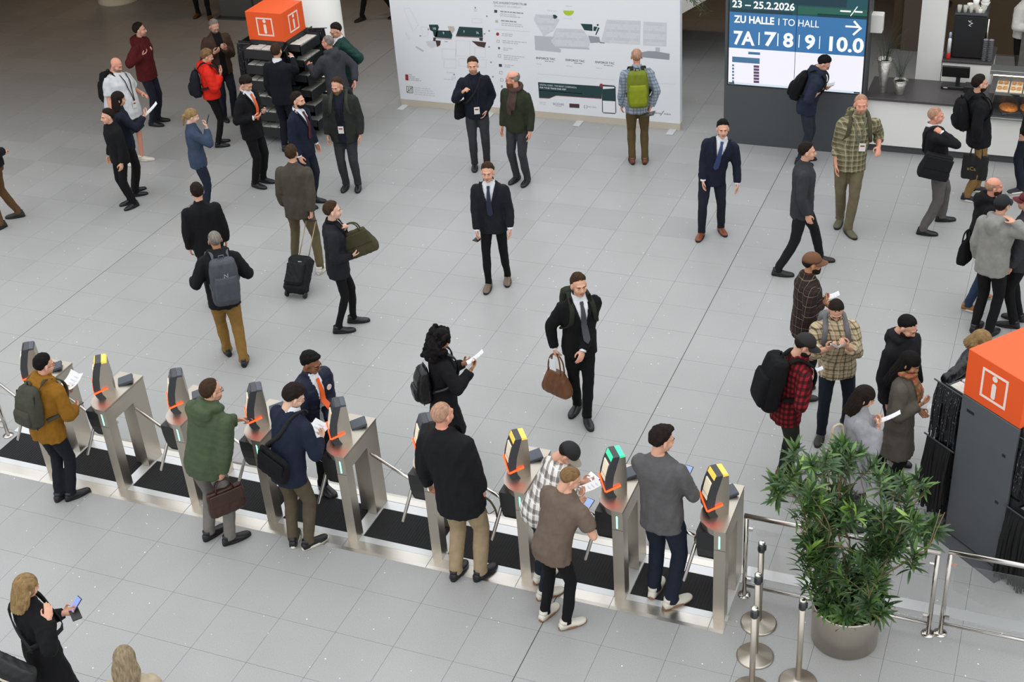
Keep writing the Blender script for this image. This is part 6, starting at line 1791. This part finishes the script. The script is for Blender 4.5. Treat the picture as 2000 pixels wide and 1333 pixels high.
a = person('scarf', 'dark haired person in a grey coat and checked scarf reaching for the lanyards', top=(1780, 690), h=1.69, phi=-8, hphi=-20, hpitch=25, rh=(1806, 800, .1), lh=(1800, 812, -.1), rhand='hold', lhand='hold', skin='tan', hair=('long', 'black'), female=True, topw=dict(m=C('tweed_coat', '5a554d'), e=.036, t0=-.75, flare=.03, kind='coat'), legs=dict(m=blk), shoes=('black', 'black'), scarf=plaid('scarf', '9a7a4c', ((.09, 0, .30, '4a3a2a', .6), (.09, .5, .15, 'b04048', .6))))
sheet(a, 1, 'white card held under the lanyards by the person with the checked scarf', .10, .16, up=-.07, fwd=.02)
a = person('greycoat', 'dark haired person in a light grey coat reading a leaflet beside the plant', top=(1690, 757), h=1.64, phi=8, hpitch=22, rh=(1730, 836, .1), lh=(1722, 830, -.1), rhand='hold', lhand='hold', skin='fair', hair=('shoulder', 'dark'), female=True, topw=dict(m=C('pale_grey_coat', '96979b', .9), e=.042, t0=-.70, flare=.03, kind='coat', collar=.7), legs=dict(m=char), shoes=('black', 'black'))
sheet(a, 1, 'long white leaflet held by the person in the light grey coat', .10, .24, fwd=.08, up=.0)
tb = hang_bag(at_chest(a, .12, -.20, -.12), math.radians(40), .30, .08, .32, C('cream_canvas', 'c2b59e'), 'cream canvas tote bag behind the person in the light grey coat', 'tote bag', .26, .95, False, 'tote_bag')
a = person('leather', 'blonde person in a black leather jacket leaning over the grey kiosk', top=(1918, 648), h=1.58, phi=-15, lean=.18, hpitch=35, hphi=-10, rh=(1862, 770, .2), lh=(1900, 760, -.1), skin='pale', hair=('bob', 'blond'), female=True, topw=dict(m=mat('black_leather', '17161a', .32, bump=.3, bscale=40), e=.026, t0=-.22, collar=.9), legs=dict(m=blk), shoes=('black', 'black'), relb=(.9, -.6, .2))
# ---- right edge, cafe side
a = person('hoodcap', 'person in a grey hooded top, black trousers and cap with a hand on the neck', top=(1960, 382), h=1.80, phi=62, hphi=60, skin='fair', hair=('buzz', 'dark'), cap=(mat('cap_navy', '16181e', .85), mat('cap_navy', '16181e')), rh=(1985, 425, .14), relb=(1, -.2, .3), rhand='flat', topw=dict(m=C('heather_hoodie', '8d8c88'), e=.03, t0=-.25, hood=1.05), legs=dict(m=blk), shoes=('black', 'black'))
a = person('baldhood', 'bald bearded person in a black hooded top and blue jeans', base=(1898, 598), top=(1944, 347), phi=12, feet=((1890, 606, -10), (1906, 580, 0)), skin='pink', hair=('fringe', 'stub'), beard=('beard', 'brown'), topw=dict(m=blk, e=.03, t0=-.26, hood=1.05), legs=dict(m=C('blue_jeans', '2c3c54')), shoes=('tan', 'white'))
hang_bag(at_chest(a, .10, -.19, -.40), math.radians(70), .26, .13, .30, blk, 'small black bag behind the bald person in blue jeans', 'bag', .12, .7, False, 'sling_bag')
a = person('baldbag', 'bald person in a black sweater walking with a black shoulder bag', base=(1815, 446), top=(1830, 210), phi=12, hphi=5, feet=((1802, 458, -2), (1838, 432, 15)), rh=(1847, 251, .12), relb=(.5, .7, -.8), lh=None, rhand='grip', lhand='relax', skin='pink', hair=('buzz', 'stub'), topw=dict(m=blk2, e=.02, t0=-.20, kind='vneck'), shirt=shirt_w, legs=dict(m=grey_t, r=1.08), shoes=('black', 'black'), build=1.08)
bg_ = hang_bag(at_chest(a, .27, .03, -.30), math.radians(15), .42, .20, .34, C('black_bag', '1a1a1c', .7), 'bulky black shoulder bag on the bald person in the black sweater', 'bag', .0, .85, True, 'shoulder_bag', straps=0, tilt=.25)
across_strap(a, 1, m_web, bg_, (-.22, .02, -.34), .05)
a = person('toteman', 'person in a black jacket and tan trousers with a tote bag facing the cafe counter', base=(1898, 386), top=(1916, 147), phi=20, feet=((1888, 392, -8), (1906, 374, 10)), skin='fair', hair=('short', 'dark'), beard=('stubble', 'dark'), topw=dict(m=blk2, e=.034, t0=-.30, hood=.8), legs=dict(m=C('tan_chinos', '84683f')), shoes=('navy', 'white'), rh=(1908, 286, .14), rhand='grip')
backpack(a, blk, 'black backpack on the person in tan trousers at the cafe counter', 'round', .95)
p = world_hand(a, 1)[0]
tb = hang_bag(p, math.radians(-5), .36, .07, .37, mat('black_carrier', '101012', .5), 'flat black carrier bag with gold lettering in the hand of the person at the cafe', 'carrier bag', .14, .99, False, 'carrier_bag', round_=.25)
letters('eCarinthia', .055, (-.13, -.042, -.38), tb, mat('gold_ink', 'a8904c', .4)) if False else letters('eCa', .075, (-.10, -.042, -.36), tb, mat('gold_ink', '8f7c42', .4), .01)
a = person('edge_pack', 'person in black with a backpack cut by the right edge near the pastry case', base=(2012, 372), h=1.80, phi=150, skin='fair', hair=('short', 'dark'), topw=dict(m=blk, e=.03, t0=-.28), legs=dict(m=navy_d), shoes=('navy', 'white'), feet=((2003, 366, 120), (1992, 376, -150)))
backpack(a, blk2, 'black backpack at the right edge near the pastry case', 'tall', 1.0)
a = person('edge_red', 'person in a maroon cap cut by the right edge', top=(2008, 376), h=1.74, phi=170, skin='fair', hair=('buzz', 'dark'), cap=(mat('cap_maroon', '5a1420', .8), mat('cap_maroon', '5a1420')), topw=dict(m=char, e=.03, t0=-.28), legs=dict(m=blk), shoes=('black', 'black'))
a = person('camo', 'person in an olive plaid shirt and badge walking towards the viewer', base=(1658, 446), top=(1683, 186), phi=-82, feet=((1640, 436, -100), (1656, 456, -60)), lh=(1718, 300, .05), lelb=(-.2, -1, 0), skin='pink', hair=('buzz', 'stub'), beard=('stubble', 'stub'), topw=dict(m=plaid('olive', '7e785c', ((.075, 0, .30, '45442f', .55), (.075, .5, .10, 'b8b094', .7))), e=.018, t0=-.25, kind='shirt', sl=.78, collar=.6), lany=C('grey_lanyard', '6c6c60'), badge=(mat('badge_white', 'e2e0da', .5), -.30, -.06), legs=dict(m=C('stone_trousers', '6f6650')), shoes=('olive', 'black'), build=1.06, arms='bare')
backpack(a, camo('pack', ('5c5a42', '77724f', '494632', '8e8766')), 'camouflage backpack on the person in the olive plaid shirt', 'tall', 1.05, mstrap=C('olive_strap', '4c4a38'))
a = person('darkwalk', 'person in dark trousers and grey boots striding to the right', base=(1558, 526), h=1.80, phi=2, feet=((1520, 538, -4), (1600, 510, -2)), skin='fair', hair=('short', 'dark'), topw=dict(m=char, e=.026, t0=-.26), legs=dict(m=C('black_denim', '1b1c1f')), shoes=('dark', 'black'))
a = person('cognac', 'dark haired person with polished brown shoes facing the viewer', base=(1390, 462), h=1.76, phi=-85, top=(1412, 236), feet=((1370, 462, -105), (1408, 452, -70)), skin='fair', hair=('short', 'black'), topw=dict(m=C('dark_navy_suit', '1c2130'), e=.022, t0=-.28, kind='blazer'), shirt=shirt_w, tie=mat('blue_tie', '2a3c68', .6), legs=dict(m=navy_d), shoes=('cognac', 'black'))
a = person('barista', 'barista in a white shirt and grey apron behind the pastry case', base=(1984, 180), h=1.84, phi=-40, rh=(.12, .26, 1.14), lh=(-.10, .26, 1.10), skin='fair', hair=('short', 'brown'), topw=dict(m=C('white_blouse', 'dcd9d2', .7), e=.022, t0=-.05, kind='shirt', collar=.6, sl=.85), legs=dict(m=blk), apron=C('grey_apron', '6e6b66'), shoes=('black', 'black'), arms='bare')
# ---- in front of the map wall and the screen
a = person('navyjumper', 'person in a navy sweater with a badge standing before the hall map', top=(922, 113), h=1.82, phi=-88, hphi=-95, rh=(905, 186, .30), lh=(950, 226, .08), rhand='grip', skin='fair', hair=('short', 'brown'), beard=('stubble', 'stub'), topw=dict(m=C('navy_jumper', '191d29'), e=.022, t0=-.20, name='sweater'), lany=C('dark_lanyard', '20242c'), badge=(MATS['badge_white'], -.46, .0), legs=dict(m=char), shoes=('black', 'black'))
bg_ = hang_bag(at_chest(a, .23, -.02, -.42), math.radians(70), .28, .12, .26, blk, 'small black bag at the hip of the person in the navy sweater', 'bag', .0, .8, True, 'messenger_bag', straps=0); across_strap(a, -1, m_web, bg_, (.20, 0, -.44), .035)
a = person('greenjumper', 'bald bearded person in an olive sweater turned to the person in the navy sweater', top=(1000, 139), h=1.80, phi=-120, hphi=178, hpitch=5, skin='pink', hair=('fringe', 'grey'), beard=('long_beard', 'ginger'), glasses=True, topw=dict(m=C('olive_jumper', '2e3324'), e=.018, t0=-.20, name='sweater'), legs=dict(m=char), shoes=('black', 'black'), scarf=C('brown_scarf', '4a3a34'))
a = person('limepack', 'bald person in a checked shirt with a lime green backpack facing the hall map', top=(1243, 95), h=1.82, phi=92, rh=(1272, 218, .1), rhand='grip', skin='pink', hair=('buzz', 'stub'), topw=dict(m=plaid('blue', '9aa3b0', ((.05, 0, .35, '5a6472', .6),)), e=.022, t0=-.24, kind='shirt', collar=.5), legs=dict(m=C('brown_trousers', '5a4a30')), shoes=('brown', 'black'))
backpack(a, C('lime_pack', '6f7a22', .6), 'lime green backpack facing away from the hall map', 'tall', 1.06, m2=C('lime_pocket', '84901f', .6), mstrap=C('dark_strap', '2c3020'))
sheet(a, 1, 'magazine held low by the person with the lime green backpack', .17, .22, up=-.05, fwd=.0, m=mat('magazine', '5a544c', .5), name='magazine', cat='magazine', curl=.01)
a = person('reader', 'person in a navy hooded top reading a booklet before the screen', top=(1610, 109), h=1.78, hz=1.71, phi=-8, hpitch=38, lean=.22, rh=(1606, 184, .1), lh=(1614, 180, -.1), rhand='hold', lhand='hold', skin='fair', hair=('short', 'black'), glasses=True, arms='bare', topw=dict(m=C('navy_hoodie', '262c3e'), e=.028, t0=-.24, hood=1.0, sl=.62), legs=dict(m=C('slate_jeans', '2c323c')), shoes=('black', 'black'))
backpack(a, blk, 'black backpack on the person reading before the screen', 'round', .95, dz=-.10)
sheet(a, 1, 'open booklet held by the person in the navy hooded top', .17, .14, up=.02, curl=.03, name='booklet', cat='booklet')
# ---- around the left kiosk
a = person('maroon', 'person in a maroon jacket at the top left', top=(270, 45), h=1.82, phi=-28, hphi=-12, rh=(283, 116, .2), lh=(297, 108, .05), rhand='hold', lhand='hold', skin='fair', hair=('short', 'dark'), beard=('stubble', 'stub'), topw=dict(m=C('maroon_shell', '551a1c'), e=.034, t0=-.24, hood=.9), legs=dict(m=navy_d), shoes=('black', 'black'))
a = person('whitetee', 'stout bald person in a white t-shirt with a black pack harness at the top left', top=(224, 113), h=1.78, phi=-42, side=-.10, htilt=-8, hpitch=25, rh=(.30, .10, .90), lh=(287, 190, .0), skin='pink', hair=None, beard=('beard', 'grey'), arms='bare', build=1.5, topw=dict(m=C('white_tee', 'c8cacc', .85), e=.018, t0=-.22, kind='shirt', sl=.40, name='t_shirt'), legs=dict(m=C('dark_green_shorts', '26352e'), r=1.25, short=True), shoes=('white', 'white'), lany=blk, badge=(MATS['badge_white'], -.42, .02), feet=((.10, 0, 0), (-.12, .12, -20)))
backpack(a, blk, 'black backpack of the stout person in the white t-shirt', 'tall', .95)
a = person('longhair', 'person with long straight dark hair in a navy jacket holding papers at the left', top=(229, 180), h=1.68, phi=5, hpitch=8, rh=(290, 226, .1), rhand='hold', skin='fair', hair=('long', 'dark'), female=True, topw=dict(m=C('navy_jacket', '1b1f2d'), e=.028, t0=-.26), legs=dict(m=blk), shoes=('black', 'black'))
sheet(a, 1, 'white sheets held by the person with long straight dark hair', .2, .28, up=.0, fwd=.08)
a = person('behindhair', 'dark haired person mostly hidden behind the person with long straight hair', top=(206, 214), h=1.60, phi=200, skin='fair', hair=('short', 'dark'), topw=dict(m=blk, e=.028, t0=-.26), legs=dict(m=blk), shoes=('black', 'black'))
a = person('blondpony', 'blonde person with a phone standing left of the tray rack kiosk', top=(372, 213), h=1.66, phi=0, hpitch=15, rh=(412, 246, .08), rhand='hold', skin='pale', hair=('ponytail', 'blond'), female=True, topw=dict(m=C('denim_blue', '39465a'), e=.028, t0=-.24), legs=dict(m=jeans), shoes=('white', 'white'))
phone(a, 1, 'phone held by the blonde person left of the tray rack kiosk', m_scrw)
a = person('redjacket', 'blonde person in a bright red puffer jacket beside the tray rack kiosk', top=(402, 97), h=1.66, phi=-2, hpitch=18, rh=(438, 148, .1), lh=(436, 142, -.1), rhand='hold', lhand='hold', skin='fair', hair=('tousled', 'fair'), female=True, topw=dict(m=C('bright_red', 'd82818', .6), e=.05, t0=-.16, hood=1.1, quilt=.005), legs=dict(m=blk, r=.9), shoes=('black', 'black'))
backpack(a, C('dark_pack', '1c2026'), 'small dark backpack on the person in the bright red jacket', 'round', .92, dz=-.1)
a = person('brownjacket', 'grey haired person in a brown jacket behind the person in red', top=(416, 38), h=1.80, phi=-70, hpitch=28, rh=(424, 110, .30), lh=(440, 102, .25), rhand='hold', lhand='hold', skin='fair', hair=('receding', 'grey'), beard=('stubble', 'grey'), glasses=True, topw=dict(m=C('brown_suede', '46352a'), e=.03, t0=-.24, kind='open', open=.05, collar=.8), shirt=blk, legs=dict(m=navy_d), shoes=('black', 'black'))
a = person('kioskback', 'person in a dark sweater and white collar reaching into the tray rack from the front', top=(538, 86), h=1.80, phi=62, lean=.05, rh=(572, 110, -.45), rhand='relax', skin='fair', hair=('short', 'brown'), topw=dict(m=C('ink_jumper', '16181f'), e=.02, t0=-.22, kind='vneck'), shirt=shirt_w, legs=dict(m=C('ink_trousers', '171a24')), shoes=('black', 'black'))
a = person('greyjacket', 'grey haired person in a dark grey hooded jacket at the right of the tray rack', top=(638, 69), h=1.78, phi=125, hphi=150, lean=.10, lh=(600, 130, -.3), rh=(697, 168, .05), skin='pink', hair=('buzz', 'grey'), topw=dict(m=C('slate_jacket', '3b3b40'), e=.032, t0=-.25, hood=.95), legs=dict(m=blk), shoes=('black', 'black'))
a = person('greendown', 'person in a dark green down jacket at the right side of the tray rack', top=(654, 46), h=1.80, phi=205, hphi=205, hpitch=20, lean=.08, rh=None, lh=(693, 132, .12), skin='fair', hair=('short', 'dark'), glasses=True, topw=dict(m=C('green_down', '143832', .5), e=.045, t0=-.20, quilt=.008, kind='vneck'), shirt=shirt_w, legs=dict(m=C('brown_black', '2b2725')), shoes=('black', 'black'))
a = person('orangetie', 'steward in a black suit and orange tie in front of the tray rack kiosk', top=(478, 149), h=1.80, phi=-38, hpitch=30, rh=(502, 238, .25), lh=(519, 226, .1), rhand='hold', lhand='hold', skin='fair', hair=('tousled', 'dark'), topw=dict(m=blk, e=.024, t0=-.28, kind='blazer'), shirt=shirt_w, tie=orange_tie, legs=dict(m=blk), shoes=('black', 'black'))
a = person('maroontie', 'person in a navy suit and maroon tie in front of the tray rack kiosk', top=(580, 181), h=1.80, phi=-35, skin='fair', hair=('short', 'dark'), beard=('stubble', 'dark'), topw=dict(m=C('navy_suit', '1a2030'), e=.024, t0=-.28, kind='blazer'), shirt=shirt_w, tie=mat('maroon_tie', '4a1420', .6), legs=dict(m=navy_d), shoes=('black', 'black'))
a = person('beardbadge', 'bearded person in an open dark jacket with a hanging badge right of the tray rack', top=(656, 152), h=1.82, phi=-105, hphi=-125, hpitch=18, skin='fair', hair=('receding', 'brown'), beard=('beard', 'fair'), topw=dict(m=C('dark_field_jacket', '2b2d2b'), e=.034, t0=-.28, kind='open', open=.06, collar=.8), shirt=C('navy_tee', '1b1e2c'), lany=C('black_lany', '17181a'), badge=(MATS['badge_white'], -.44, .0), legs=dict(m=char), shoes=('black', 'black'), build=1.08)
backpack(a, C('orange_lined_pack', '24282a'), 'dark backpack with an orange lined strap on the bearded person right of the tray rack', 'tall', 1.0, mstrap=C('orange_edge', '3a3a36'))
# ---- seen only from the waist down at the top edge
a = person('legs_top', 'person in black trousers at the top edge left of the info board', base=(400, 34), h=1.78, phi=-80, feet=((388, 32, -120), (410, 36, -85)), skin='fair', hair=('short', 'dark'), topw=dict(m=blk, e=.026, t0=-.24), legs=dict(m=blk, r=.9), shoes=('brown', 'black'))
a = person('walk_top', 'person in black walking past the left end of the hall map', base=(730, 36), h=1.78, phi=205, feet=((708, 40, 215), (775, 34, 205)), skin='fair', hair=('short', 'dark'), topw=dict(m=blk, e=.026, t0=-.24), legs=dict(m=blk, r=.9), shoes=('black', 'black'))
a = person('left_edge', 'person in a black jacket and brown trousers cut by the left edge', base=(16, 434), h=1.84, phi=175, feet=((38, 424, 165), (4, 446, 200)), lh=(14, 300, .1), rh=None, skin='fair', hair=('short', 'dark'), topw=dict(m=blk2, e=.034, t0=-.08), legs=dict(m=C('brown_chinos', '5e452c')), shoes=('dark', 'black'))

# ---- clear the scratch scenes
for sc_ in (WORK, LET): bpy.data.scenes.remove(sc_)
